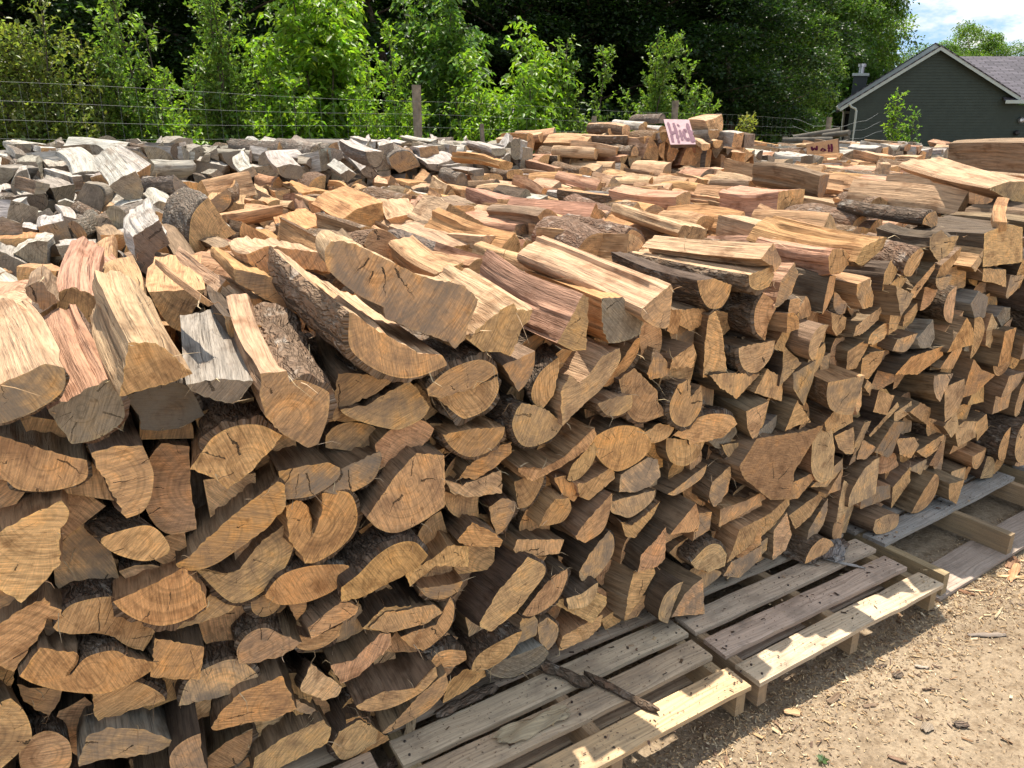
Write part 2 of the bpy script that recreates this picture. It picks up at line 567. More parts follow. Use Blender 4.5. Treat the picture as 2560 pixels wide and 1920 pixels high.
class Acc:
    """collects pieces of one mesh"""
    def __init__(s):
        s.v, s.f, s.mi, s.t, s.g, s.n = [], [], [], [], [], 0

    def add(s, v, f, mi=0, tint=(1, 1, 1, 0), grain=None):
        v = np.asarray(v, dtype=float)
        s.v.append(v)
        k = s.n
        s.f += [tuple(i + k for i in q) for q in f]
        s.mi += ([mi] * len(f)) if isinstance(mi, int) else list(mi)
        t = np.asarray(tint, dtype=float)
        s.t.append(np.tile(t, (len(v), 1)) if t.ndim == 1 else t)
        s.g.append(np.zeros((len(v), 3)) if grain is None else np.asarray(grain, dtype=float))
        s.n += len(v)

    def build(s, name, mats, parent=None, smooth=None, origin=None):
        return mesh_obj(name, np.vstack(s.v), s.f, mats, parent, np.vstack(s.t), np.vstack(s.g), s.mi, smooth, origin)

# ------------------------------------------------------------------ split logs
# wood colours: along the grain (side) and on the sawn end
SIDE = dict(f=(.455, .265, .138), t=(.50, .325, .190), o=(.46, .248, .108), p=(.45, .25, .155), b=(.250, .168, .103),
            g=(.30, .258, .21), w=(.44, .395, .34), d=(.115, .080, .054))
ENDC = dict(f=(.70, .405, .182), t=(.71, .44, .222), o=(.70, .372, .145), p=(.69, .39, .195), b=(.46, .265, .125),
            g=(.33, .262, .188), w=(.43, .36, .27), d=(.185, .135, .092))
SIDE_W = dict(f="medium tan", t="pale cream", o="orange-tan", p="pinkish", b="brown", g="weathered grey", w="bleached white", d="dark brown")


def jit(c, rng, a=0.10):
    k = 1 + rng.uniform(-a, a)
    return tuple(max(0.01, x * k * (1 + rng.uniform(-a * .3, a * .3))) for x in c)


def dense(poly, spacing, rng, rough=0.0014):
    """polygon (n,2), counter-clockwise -> points every 'spacing'; barked arcs are rounded, split edges ragged.
    returns points, bark flag for each point"""
    P = np.asarray(poly, dtype=float)
    area = 0.5 * np.sum(P[:, 0] * np.roll(P[:, 1], -1) - np.roll(P[:, 0], -1) * P[:, 1])
    if area < 0:
        P = P[::-1]
    n = len(P)
    e = np.roll(P, -1, 0) - P
    a = np.arctan2(e[:, 1], e[:, 0])
    turn = (a - np.roll(a, 1) + math.pi) % (2 * math.pi) - math.pi
    smooth = (turn > R(5)) & (turn < R(52))
    bark = np.zeros(n, bool)                       # per edge i -> i+1
    start = next((i for i in range(n) if not smooth[i]), None)
    if start is None:
        bark[:] = True
    else:
        i = 0
        while i < n:
            j = i
            while j < n and smooth[(start + 1 + j) % n]:
                j += 1
            if j - i >= 2 and sum(turn[(start + 1 + k) % n] for k in range(i, j)) > R(62):
                for k in range(i - 1, j):
                    bark[(start + 1 + k) % n] = True
            i = max(j, i + 1)
    out, fl = [], []
    for i in range(n):
        p0, p1, p2, p3 = P[i - 1], P[i], P[(i + 1) % n], P[(i + 2) % n]
        L = np.linalg.norm(p2 - p1)
        m = max(1, int(round(L / spacing)))
        if not bark[i - 1]:
            p0 = 2 * p1 - p2
        if not bark[(i + 1) % n]:
            p3 = 2 * p2 - p1
        for k in range(m):
            u = k / m
            if bark[i]:
                q = 0.5 * (2 * p1 + (p2 - p0) * u + (2 * p0 - 5 * p1 + 4 * p2 - p3) * u * u + (3 * p1 - p0 - 3 * p2 + p3) * u ** 3)
            else:
                q = p1 + (p2 - p1) * u
                if k and L > 1e-6:
                    nn = np.array([p2[1] - p1[1], p1[0] - p2[0]]) / L
                    q = q + nn * rng.gauss(0, rough)
            out.append(q)
            fl.append(bool(bark[i]))
    return np.array(out), np.array(fl)


class Waves:
    def __init__(s, rng, n, smin, smax, tmin, tmax):
        s.w = [(rng.uniform(smin, smax) * rng.choice((-1, 1)), rng.uniform(tmin, tmax) * rng.choice((-1, 1)), rng.uniform(0, 6.283), rng.uniform(.4, 1)) for _ in range(n)]

    def __call__(s, a, b):
        return sum(k * np.sin(x * a + y * b + p) for x, y, p, k in s.w) / len(s.w) * 1.6


def log_mesh(spec):
    """spec -> dict with arrays for body, end and bark. poly2: cross-section (u, v) in metres about the
    origin point P; frame e1, e2, axis a"""
    rng = random.Random(spec['seed'])
    lod = spec['lod']
    sp = (0.0085, 0.015, 0.04)[lod]
    M = (15, 7, 2)[lod]
    poly = np.asarray(spec['poly'], float)
    Q, fl = dense(poly, sp, rng, (0.0013, 0.0013, 0.0)[lod])
    N = len(Q)
    c = Q.mean(0)
    P, e1, e2, a = spec['P'], spec['e1'], spec['e2'], spec['a']
    L = spec['L']
    D = np.roll(Q, -1, 0) - Q
    s = np.concatenate([[0], np.cumsum(np.linalg.norm(D, axis=1))[:-1]])
    per = s[-1] + np.linalg.norm(D[-1])
    tn = (np.roll(Q, -1, 0) - np.roll(Q, 1, 0))
    nrm = np.stack([tn[:, 1], -tn[:, 0]], 1)
    nrm /= np.linalg.norm(nrm, axis=1)[:, None] + 1e-9
    T = np.linspace(0, 1, M) ** 0.9
    size = math.sqrt(abs(0.5 * np.sum(Q[:, 0] * np.roll(Q[:, 1], -1) - np.roll(Q[:, 0], -1) * Q[:, 1])))
    fib = Waves(rng, 8, 110, 420, 2, 14)
    wav = Waves(rng, 4, 10, 40, 4, 14)
    brk = Waves(rng, 6, 60, 300, 40, 160)
    amp = spec.get('rough', 1.0) * min(1.0, size / 0.09)
    SS, TT = s[None, :], (T * L)[:, None]
    ease = np.minimum(1.0, T * L / 0.03)[:, None]
    # torn strips: runs of fibres standing at levels of their own, some breaking off part-way along
    lev = np.zeros((M, N))
    i = 0
    while i < N:
        run = rng.choice((1, 2, 2, 3, 4, 6))
        l0, l1 = rng.gauss(0, .0040), rng.gauss(0, .0040)
        cut = rng.uniform(.1, 1.4)
        lev[:, i:i + run] = np.where(T < cut, l0, l1)[:, None]
        i += run
    d_split = lev + 0.0016 * fib(SS, TT) + 0.0032 * wav(SS, TT)
    d_bark = 0.0022 * brk(SS, TT)
    disp = np.where(fl[None, :], d_bark, d_split) * ease * amp
    taper = spec.get('taper', rng.uniform(-0.10, 0.16))
    twist = rng.uniform(-0.16, 0.16)
    bend = np.array([rng.uniform(-1, 1), rng.uniform(-1, 1)]) * spec.get('bend', 0.012)
    sag = spec.get('sag', 0.0)
    sc = 1 - taper * T + 0.03 * np.sin(T * 5 + rng.uniform(0, 6)) * T
    th = twist * T
    X = (Q - c)[None, :, :] * sc[:, None, None] + nrm[None] * disp[:, :, None]
    Xr = np.stack([X[..., 0] * np.cos(th)[:, None] - X[..., 1] * np.sin(th)[:, None],
                   X[..., 0] * np.sin(th)[:, None] + X[..., 1] * np.cos(th)[:, None]], -1)
    cc = c[None, :] + np.outer(np.sin(T * math.pi), bend) + np.outer((T - .5) ** 2 * 4 - 1, np.array([0, 1])) * sag * 1.0
    cc = cc - (cc[0] - c)[None, :]
    UV = Xr + cc[:, None, :]
    sk = spec.get('skew')               # slant of the sawn face: shift along the axis per (u, v)
    base = P[None, None, :] + UV[..., :1] * e1 + UV[..., 1:] * e2 + (T * L)[:, None, None] * a
    if sk is not None:
        shift = (UV @ np.asarray(sk)) * (1 - T)[:, None]
        base = base + shift[..., None] * a
    V = base.reshape(-1, 3)
    F, mi = [], []
    for j in range(M - 1):
        for i in range(N):
            i2 = (i + 1) % N
            F.append((j * N + i2, j * N + i, (j + 1) * N + i, (j + 1) * N + i2))
            mi.append(1 if (fl[i] and spec['bark'] > 0) else 0)
    seed01 = rng.random()
    grain = np.stack([np.broadcast_to(SS, (M, N)), np.broadcast_to(TT, (M, N)), np.zeros((M, N))], -1).reshape(-1, 3)
    grain[:, 0] += seed01 * 7
    # pith for the growth rings
    if fl.sum() > 4:
        B = Q[fl]
        A_ = np.c_[2 * B, np.ones(len(B))]
        sol = np.linalg.lstsq(A_, (B ** 2).sum(1), rcond=None)[0][:2]
        pith = c + np.clip(sol - c, -size * 1.2, size * 1.2)
    else:
        pith = c + np.array([rng.uniform(-1, 1), rng.uniform(-1, 1)]) * size * 0.9
    pith = pith + np.array([0.0007, 0.0003])

    def cap(ring, uv, flip):
        inner = c if not flip else uv.mean(0)
        k = 0.84
        cen = ring.mean(0)
        r2 = cen + (ring - cen) * k
        v = np.vstack([ring, r2])
        f = [(i, (i + 1) % N, N + (i + 1) % N, N + i) for i in range(N)] + [tuple(range(N, 2 * N))]
        if flip:
            f = [tuple(reversed(q)) for q in f]
        g0 = uv - pith
        g1 = inner + (uv - inner) * k - pith
        g = np.vstack([np.c_[g0, np.ones(N)], np.c_[g1, np.zeros(N)]])
        return v, f, g

    ev, ef, eg = cap(base[0], UV[0], False)
    rv, rf, rg = cap(base[-1], UV[-1], True)
    res = dict(body=(V, F, mi, grain), end=(ev, ef, eg), rear=(rv, rf, rg), seed01=seed01, bark=None)
    # bark: a rough shell over the rounded side
    if spec['bark'] > 0 and lod < 2 and fl.any() and not fl.all():
        k0 = next(i for i in range(N) if fl[i] and not fl[i - 1])
        idx = []
        i = k0
        while fl[i % N] and len(idx) < N:
            idx.append(i % N)
            i += 1
        idx.append(i % N)
        if len(idx) >= 4:
            idx = np.array(idx)
            lo, hi = 0, len(idx)
            if spec['bark'] < 0.75:
                lo = rng.randrange(0, max(1, len(idx) // 4))
                hi = len(idx) - rng.randrange(0, max(1, len(idx) // 4))
            idx = idx[lo:hi]
            K = len(idx)
            th_ = spec.get('bark_t', rng.uniform(0.005, 0.013))
            prof = np.clip(np.minimum(np.arange(K), K - 1 - np.arange(K)) / 1.6, 0, 1)
            rag = np.maximum(.12, 1 + 0.65 * brk(SS[:, idx] * 0.8, TT) + .5 * wav(SS[:, idx] * 2, TT * 2))
            off = (th_ * rag * prof[None, :])
            off[-1] *= 0.2
            n3 = nrm[idx][:, :1] * e1 + nrm[idx][:, 1:] * e2
            B0 = base[:, idx]
            B1 = B0 + off[..., None] * n3[None] + 0.0006 * n3[None]
            back = 0.0035 * rng.random() + 0.001
            B1[0] = B1[0] + a * (back + 0.0025 * np.abs(np.sin(np.arange(K) * .31 + seed01 * 9)) + .0015 * np.array([rng.random() for _ in range(K)]))[:, None]
            bv = np.vstack([B1.reshape(-1, 3), B0[0]])
            bf = []
            for j in range(M - 1):
                for q in range(K - 1):
                    bf.append((j * K + q + 1, j * K + q, (j + 1) * K + q, (j + 1) * K + q + 1))
            o0 = M * K
            for q in range(K - 1):
                bf.append((o0 + q, o0 + q + 1, q + 1, q))
            bg = np.stack([np.broadcast_to(SS[:, idx], (M, K)), np.broadcast_to(TT, (M, K)), np.zeros((M, K))], -1).reshape(-1, 3)
            bg = np.vstack([bg, bg[:K]])
            bg[:, 0] += seed01 * 5
            res['bark'] = (bv, bf, bg)
    return res


def frame_for(a):
    a = a / np.linalg.norm(a)
    e1 = np.cross(a, np.array([0, 0, 1.0]))
    e1 /= np.linalg.norm(e1)
    return e1, np.cross(e1, a), a


def back_dir(P, pix, L):
    """axis direction of a log of length L whose far end shows at pixel pix"""
    d = ray(pix)
    d /= np.linalg.norm(d)
    oc = CAM - P
    b = d @ oc
    disc = b * b - (oc @ oc - L * L)
    t = -b + (math.sqrt(disc) if disc > 0 else 0.0)
    v = CAM + d * t - P
    return v / np.linalg.norm(v)


def shape(kind, w, h, rng):
    """cross-sections of split wood about (0, 0)"""
    j = lambda k=0.08: 1 + rng.uniform(-k, k)
    if kind == 'half':
        n = 8
        p = [(-w / 2 * math.cos(math.pi * i / n) * j(.03), -h * math.sin(math.pi * i / n) * j(.04)) for i in range(n + 1)]
        p = [(x, y + h * .5) for x, y in p]
        p.insert(0, (rng.uniform(-.15, .15) * w, h * .5 + rng.uniform(-.08, .10) * h))
        return p[::-1]
    if kind == 'quarter':
        n = 6
        ap = rng.uniform(1.25, 1.75)
        p = [(0, 0)] + [(w * math.cos(ap * i / n) * j(.03), h * math.sin(ap * i / n) * j(.03)) for i in range(n + 1)]
    elif kind == 'wedge':
        n = 4
        ap = rng.uniform(.7, 1.05)
        p = [(0, 0)] + [(w * math.cos(ap * i / n) * j(.03), w * math.sin(ap * i / n) * j(.03)) for i in range(n + 1)]
    elif kind == 'slab':
        p = [(-w / 2, -h * .15 * j()), (-w * .36, -h * .42 * j()), (-w * .1, -h * .52), (w * .2, -h * .5 * j()), (w * .42, -h * .3), (w / 2, 0), (w * .46, h * .45 * j()), (0, h * .5 * j(.2)), (-w * .45, h * .42 * j())]
    elif kind == 'tri':
        p = [(-w / 2, -h / 2), (w * .05, -h * .5 * j(.15)), (w / 2, -h / 2 * j(.2)), (w * rng.uniform(-.2, .25), h / 2), (-w * .2, h * .2 * j(.4))]
    elif kind == 'round':
        n = 12
        p = [(w / 2 * math.cos(6.2832 * i / n) * j(.06), h / 2 * math.sin(6.2832 * i / n) * j(.06)) for i in range(n)]
    else:
        p = [(-w / 2 * j(), -h / 2 * j()), (0, -h / 2 * j()), (w / 2 * j(), -h / 2 * j()), (w / 2 * j(.12), h / 2 * j()), (-w * .05, h / 2 * j(.12)), (-w / 2 * j(.12), h / 2 * j())]
    p = np.array(p)
    return p - p.mean(0)


# Each line: tile, where the sawn end stands (y = metres into the pile, or z = height its foot rests at), outline of
# the sawn end measured in the photograph; b = where its far end shows, c = colours of side and end, L = length,
# k/n = name of the shape / how it looks when it is one that stands out
TRACED = """
A y-.22|0,1020 250,905 355,930 362,1010 330,1075 240,1140 100,1205 0,1235 -150,1230 -190,1080|b=-80,640 c=tf n=big_sunlit_pale_split_log_cut_off_by_the_left_edge
A y-.12|265,1160 590,990 640,1000 690,1190 610,1280 510,1330 400,1350 375,1320|b=310,700 c=pg n=pinkish_log_with_a_grey_sawn_end
A y-.28|710,790 860,790 960,860 1065,960 1020,980 940,1010 660,1085 685,960|b=650,480 c=tf B=0 n=blocky_upright-sided_log_with_a_tall_lit_left_face
A y-.15|1030,1020 1190,990 1400,1000 1340,1090 1290,1128 1180,1105 1060,1060|b=1180,640 c=gg B=1 n=pale_log_with_a_dark_bark_stripe_tilted_down_at_the_viewer
A y.12|1235,640 1340,655 1480,705 1465,800 1420,900 1330,880 1280,780|c=bf
A y-.2|1440,960 1585,945 1600,1010 1665,995 1800,1050 1822,1090 1810,1210 1760,1350 1700,1370 1560,1290 1470,1200 1435,1080|b=1480,640 c=tf n=large_blunt_log_with_a_rounded_left_lobe
C y-.2|-60,620 0,650 60,700 340,850 455,860 480,915 390,955 280,985 180,975 80,935 0,880 -60,800|b=-270,460 c=tf L=.5 B=1 n=long_bark-sided_half_log_lying_slantwise_over_the_front_edge
C y-.12|-160,300 -130,250 0,265 200,365 340,430 560,480 630,550 615,600 580,680 560,760 510,805 480,770 400,745 310,710 150,650 140,590 0,520 -140,400|c=tf L=.22 B=0 n=wide_block_set_crosswise_with_a_torn_lower_edge
H z1.22|1640,870 1660,760 1720,670 1800,600 1870,700 1960,830 2040,910 1900,985 1800,1037 1700,1080 1640,1010|b=1530,700 c=gf B=1 n=tall_quarter-round_log_with_grey_bark_on_its_left
I z1.2|730,800 870,700 1000,660 1095,640 1110,860 1080,890 1000,870 850,855 780,850|b=640,610 c=oo n=broad_orange_log_with_a_long_crack_across_its_end
I z1.2|280,940 480,860 610,820 620,880 560,950 480,990 360,995 300,985|b=300,760 c=oo B=1 n=sunlit_half_log_with_a_dark_rim_below_its_flat_top
A z1.18|1340,120 1480,200 1600,235 1620,265 1380,275 1340,240 1325,180|c=of
I z1.12|580,980 660,880 780,860 930,865 910,960 880,1037 760,1000 640,1050|c=bf
A z1.15|1190,270 1290,245 1370,360 1280,430 1240,420 1250,340|c=bo
A z1.24|735,205 880,110 940,240 860,290 830,380 750,330|b=790,120 c=wd n=stubby_block_with_a_white_top_and_a_rotten_dark_side
A z1.18|1000,390 1010,340 1050,310 1105,440 1060,440|c=tf
A y.02|1110,520 1185,575 1150,590 1095,555|b=860,340 c=ff L=.36 B=0 n=thin_splintered_stick_lying_across_the_top
A y.33|1290,530 1450,555 1440,600 1380,612 1290,570|b=1130,440 c=tf
A y.42|1360,300 1480,255 1600,270 1840,300 1830,400 1700,380 1560,430 1400,370|c=tf L=.3 B=0
A y.3|1295,380 1560,440 1640,560 1690,640 1560,590 1450,540 1300,450|c=of
A z1.18|-100,230 0,215 200,205 260,235 200,260 120,290 40,350 -100,330|c=oo n=thin_arched_slab_of_log_end_at_the_left_edge
A y.4|300,520 400,480 560,540 580,640 450,700 320,620|b=500,250 c=pf n=large_pink_split_log_leaning_back_into_the_pile
A y.3|130,490 220,445 330,560 240,610 150,530|c=bb
A y.02|690,1085 960,1010 1060,1060 1130,1190 1000,1265 900,1275 780,1270 770,1190|c=gd n=grey-ended_log_in_shadow_under_the_blocky_log
A y-.05|-200,1290 0,1305 150,1350 310,1400 480,1440 488,1500 470,1550 380,1590 240,1612 100,1600 40,1555 -200,1500|c=bf B=1 n=wide_half-round_log_flat_side_up_at_the_left_edge
A y-.08|505,1400 640,1360 790,1360 830,1450 850,1520 840,1620 820,1680 780,1730 700,1760 660,1690 600,1580 550,1500|c=bf n=pointed_wedge_hanging_point_down
B y.1|870,290 1000,180 960,-30 1150,50 1130,190 1060,270 960,330 880,350|c=dd
A y-.12|1050,1490 1110,1400 1180,1310 1300,1250 1440,1245 1560,1300 1520,1360 1410,1480 1260,1605 1200,1550 1140,1520|c=bf B=1 n=barked_log_with_its_round_side_up_below_the_blunt_log
A y-.1|1540,1500 1660,1475 1810,1450 1880,1480 1870,1540 1740,1630 1570,1659|c=bo
A y-.06|1880,1490 1960,1450 2100,1390 2110,1430 2070,1540 1960,1610 1870,1628 1780,1610 1860,1545|c=bf
C y-.06|-90,1160 60,1130 260,1005 300,1040 372,1145 340,1200 250,1250 190,1262 60,1235 -60,1190|c=bf
A y-.05|1870,960 1990,960 2180,995 2080,1070 1950,1130 1850,1225 1820,1190 1850,1080|b=1830,820 c=bb n=rough_split_wedge_with_a_brown_stringy_face
C y-.03|95,1350 190,1265 330,1225 400,1268 370,1330 290,1400 110,1485|c=bp
B y-.1|0,370 120,290 330,195 370,250 355,310 325,340 320,450 330,520 240,620 120,730 60,690 0,660 -120,600 -120,450|c=bf n=large_ragged_log_end_with_a_black_horizontal_crack_at_the_left_edge
B y-.06|560,390 730,330 830,320 900,370 940,450 900,490 800,515 680,490 600,450|b=450,210 c=bf B=1 n=dished_half_log_with_a_brown_hollowed_top
B y.05|330,500 420,440 600,470 645,530 600,590 430,605 330,570|c=bb
B y-.1|990,520 1050,490 1250,300 1400,180 1520,90 1560,110 1565,220 1480,320 1350,420 1200,520 1090,555 1010,545|c=bo n=long_leaf-shaped_log_end_slanting_up_to_the_right
B y-.03|1100,560 1250,590 1330,560 1420,440 1590,300 1615,380 1600,480 1540,590 1430,690 1330,735 1250,710|c=bf B=1 n=half-moon_log_end_tucked_under_the_leaf-shaped_one
B y-.08|1590,215 1660,180 1700,210 1720,280 1722,370 1750,330 1785,230 1780,150 1850,135 1930,155 1965,250 1950,340 1880,430 1760,505 1690,515 1680,480 1610,400|c=bo B=1 n=log_end_with_a_deep_U-shaped_notch
B y-.1|640,740 760,690 1010,565 1100,660 1135,760 1030,830 900,865 780,840 690,790|c=bo B=1 n=big_half-round_log_with_a_crack_down_from_its_flat_top
B y0|890,880 1050,780 1200,680 1310,760 1250,800 1120,850 980,890|c=bf
B y-.08|1480,700 1560,600 1700,550 1890,540 1920,560 1910,610 1830,680 1700,735 1560,750 1500,720|c=bo
B y0|1390,720 1480,700 1545,760 1510,800 1450,820 1400,790|c=bo
B y-.05|310,880 380,780 470,740 600,720 720,740 800,800 850,880 780,1005 700,980 630,930 540,910 420,915 330,900|c=df B=1 n=dome-topped_log_with_arched_growth_rings
B y-.07|-120,930 0,870 150,770 240,725 270,770 330,790 340,830 255,830 240,880 180,970 80,1115 0,1080 -120,1020|c=bf
B y-.1|130,1150 235,1000 430,1030 425,1060 370,1150 400,1140 480,1050 620,1015 700,1050 858,1075 820,1120 700,1190 560,1240 350,1225 210,1190|c=bo n=wide_orange_log_end_split_by_one_gaping_crack
B y-.08|865,950 1120,995 1100,1165 970,1165 840,1150|c=bo n=square_orange_log_end_with_curved_growth_rings
B y-.06|1320,1000 1380,920 1470,890 1560,930 1660,965 1560,1035 1440,1070 1330,1075|c=bp
B y-.08|1710,880 1900,730 1975,770 1960,810 1730,940|c=bp
B y0|1640,930 1730,940 1880,870 1870,930 1800,980 1720,1005 1650,990|c=bf B=1
B y.02|1890,870 1980,740 2030,880 1900,950 1820,980|c=bf
D y-.03|30,880 140,775 350,770 300,850 210,895 60,890|c=bf
B y-.05|1840,1090 1960,1060 2100,920 2150,920 2160,980 1990,1140 1890,1185|c=bp
B y-.08|1660,1220 1720,1080 1890,1210 1870,1260 1800,1285 1700,1250|b=1640,1080 c=bt n=small_pale_five-sided_log_end_low_in_the_stack
B y-.02|1000,1310 1050,1180 1170,1100 1300,1065 1400,1130 1425,1180 1360,1220 1180,1270 1060,1300|c=bt
B y-.03|520,1250 640,1200 760,1190 880,1250 905,1290 780,1320 690,1350 560,1420 530,1350|c=bf
B y.02|100,1200 190,1220 340,1220 320,1290 270,1365 190,1330 130,1270|c=bf
B y-.08|-100,1350 60,1285 120,1340 160,1420 165,1500 100,1570 0,1659 -100,1650|c=bf
B y-.02|115,1570 170,1500 270,1460 370,1510 390,1600 370,1660 300,1700 150,1700|c=bt B=1
B y-.1|500,1480 620,1440 760,1450 880,1480 955,1530 850,1570 700,1600 560,1610 450,1645 455,1590|c=gf n=low_crescent_log_end_with_a_greyish_side_at_the_bottom
B y0|950,1400 1000,1330 1165,1280 1150,1370 1050,1400 960,1415|c=bt
B y-.07|1180,1430 1230,1350 1330,1250 1550,1160 1600,1270 1630,1330 1500,1390 1350,1410 1210,1445|c=bo n=broad_orange_log_end_with_a_black_seam_on_its_left
B y-.05|1400,1700 1420,1600 1560,1500 1780,1400 1820,1450 1800,1520 1650,1600 1480,1690|c=bf
B y-.04|1840,1540 1880,1460 1990,1400 2140,1490 2050,1530 1960,1590 1890,1605|c=df
B y0|1110,1640 1250,1520 1390,1450 1380,1540 1330,1620 1250,1660 1180,1690|c=bb
B y.05|730,1610 900,1590 1060,1580 1050,1620 980,1680 740,1690|c=bb
B y0|1600,1300 1640,1280 1745,1340 1720,1365 1650,1345|c=bt
B y0|-80,690 0,670 110,730 110,790 50,805 -80,780|c=bo
B y.02|-80,1100 0,1080 80,1130 60,1200 0,1225 -80,1220|c=bf
B y0|1600,760 1700,730 1680,800 1640,840|c=bo
C y-.15|600,770 640,720 790,600 850,570 870,610 955,605 940,660 890,720 870,790 830,865 760,840 680,840 570,750|b=480,480 c=tf B=0 n=sunlit_log_with_a_knobbly_notched_top_corner
C y-.15|1090,790 1150,680 1235,520 1265,540 1260,650 1250,830 1180,835|b=700,400 c=pf L=.46 n=triangular-ended_log_with_a_torn_fibrous_lit_side
C y-.12|1340,555 1450,545 1560,670 1540,740 1460,775 1380,785 1350,720|c=og
C y-.2|1560,600 1600,565 1720,465 1730,490 1710,690 1690,710 1630,700 1560,650|b=930,275 c=tt L=.52 B=0 n=long_straight_squared_beam_with_a_flat_sunlit_top
C y-.05|1870,450 1960,440 2050,475 2030,540 1990,590 1930,590 1890,530|c=bf B=1 n=small_half-round_log_just_right_of_the_squared_beam
C y0|1770,610 1930,600 1900,680 1830,720 1770,690|c=bf
C y0|1710,600 1780,620 1750,740 1700,720|c=bo L=.3
C y-.05|1930,650 1965,625 2000,720 2025,960 1900,970 1910,800|c=bf n=tall_narrow_triangle_of_wood_standing_on_its_base
C y-.06|1940,970 2040,960 2200,965 2080,1095 1990,1030|c=bf
C y-.02|1590,960 1640,830 1720,930 1700,970 1610,990|c=bo
C y-.05|1730,880 1840,800 1855,850 1840,920 1720,930|c=bf
C y-.08|1720,1130 1760,1030 1820,1000 1830,1090 1880,1030 1885,1140 1830,1230 1780,1245 1730,1210|c=bf
C y-.06|1740,1300 1830,1230 1930,1190 2040,1195 2075,1240 2000,1310 1830,1350 1825,1325|c=bf
C y-.02|1930,1330 2070,1250 2080,1290 2030,1350 1980,1370|c=bg
C y-.03|1700,1320 1900,1340 1860,1420 1800,1465 1730,1450 1700,1390|c=bf
C y-.02|2020,1330 2212,1330 2190,1430 2110,1470 2050,1420|c=bf
C y-.1|950,1050 1000,950 1095,870 1105,900 1070,1080 1010,1155 960,1120|b=910,790 c=df B=1 n=bark-crusted_log_with_lit_peeling_bark_on_top
C y-.12|1130,1235 1120,1060 1165,970 1215,1010 1260,975 1330,880 1425,830 1425,900 1340,1030 1240,1120|c=tt B=0 n=pale_V-notched_log_end
C y-.05|1350,1020 1440,900 1520,780 1545,770 1530,850 1460,950 1380,1020|c=bo
C y-.1|1320,1130 1420,1090 1500,1080 1495,1150 1440,1185 1380,1190 1350,1170|c=tf B=1
C y-.07|1440,1000 1520,940 1640,1060 1640,1110 1690,1180 1550,1220 1480,1160|c=bb n=shattered_brown_split_log_with_a_ragged_lower_edge
C y-.04|1560,1300 1650,1240 1740,1250 1700,1310 1620,1340|c=bf
C y-.12|380,1040 500,940 650,890 730,920 750,960 620,1040 450,1090 390,1080|c=bf B=1 n=log_capped_with_loose_red-brown_bark
C y-.08|440,1100 600,1050 750,985 755,1060 700,1150 600,1200 560,1195 500,1150|c=bf B=1
C y-.1|850,1250 870,1170 900,1130 1020,1160 1115,1240 1060,1310 960,1355 890,1340|c=df B=1
C y-.08|470,1300 620,1270 790,1260 780,1310 720,1380 630,1415 560,1400 500,1350|c=bo B=1 n=neat_half-round_log_with_a_flat_brown_top_in_mid_stack
C y-.03|760,1340 850,1280 855,1330 830,1345|c=bf
C y-.05|560,1530 600,1470 740,1370 830,1345 830,1400 740,1480 640,1540|c=bo
C y-.1|890,1480 1000,1490 1130,1420 1285,1270 1295,1310 1250,1380 1100,1480 960,1550 890,1500|c=bf n=long_thin_slab_end_slanting_up_right_in_mid_stack
C y-.05|1150,1540 1180,1460 1290,1350 1310,1380 1280,1460 1220,1530 1170,1550|c=bf
C y-.06|1290,1330 1420,1260 1540,1270 1600,1350 1550,1430 1440,1490 1370,1470 1310,1400|c=bo n=large_many-sided_orange_log_end_in_mid_stack
C y-.04|1440,1610 1450,1520 1590,1430 1640,1440 1655,1530 1600,1580 1530,1610|c=bt B=1
C y-.04|480,1550 560,1580 770,1500 775,1620 600,1640 520,1620|c=bt
C y0|310,1400 400,1390 470,1370 440,1410 350,1430|c=bf
C y-.02|860,1560 940,1530 1020,1500 1000,1580 940,1680 880,1700|c=bb
D y-.12|60,265 200,60 310,-60 450,-50 455,60 450,210 330,290 210,340 120,320|c=bp n=largest_pinkish_tan_log_end_with_a_small_brown_knot
D y-.05|1000,315 1040,230 1080,180 1150,175 1160,230 1120,290 1050,310|c=bo
D y-.03|1080,60 1150,50 1205,90 1200,150 1180,180 1120,140|c=bo
D y-.05|1210,90 1260,80 1390,0 1400,60 1270,170 1220,150|c=bf
D y-.04|1400,240 1390,190 1500,160 1620,130 1600,190 1500,265 1440,255|c=bt
D y-.08|1200,370 1260,290 1385,155 1380,220 1340,340 1250,405 1210,390|c=bf
D y-.06|1450,300 1500,320 1570,270 1650,195 1610,270 1520,380 1480,375|c=bf
D y-.1|540,400 620,300 740,360 790,400 770,440 580,430|b=480,220 c=bo n=low_gabled_log_end_jutting_out_left_of_centre
D y-.02|730,290 720,220 790,175 850,190 850,240 800,330 760,360|c=bo B=1
D y-.05|860,450 880,400 1000,400 1115,400 1090,470 1000,480 880,480|c=bp
D y-.03|1230,610 1220,570 1280,470 1370,360 1395,400 1390,480 1330,570 1260,635|c=bf B=1
D y-.14|-80,650 0,590 100,490 200,430 290,425 355,490 310,550 180,620 20,700 -80,720|c=do B=1 n=bright_orange_log_end_under_a_black_bark_dome
D y-.06|270,580 410,500 480,440 585,440 585,545 420,540 290,645|c=bf
D y-.04|340,670 470,650 560,630 540,680 460,720 380,710|c=fo B=1
D y-.12|680,840 760,700 880,560 920,510 1000,550 1005,600 940,690 870,780 740,885 680,860|c=df B=1 n=dark-barked_log_with_a_curved_tapering_end_above_the_pallet
D y-.06|910,800 990,690 1060,610 1135,570 1135,620 1090,720 1020,780 950,810|c=bp
D y-.08|1150,720 1220,700 1310,640 1300,700 1250,760 1160,775|c=bt
D y-.05|1070,740 1300,690 1355,720 1350,760 1280,850 1180,800|c=bf
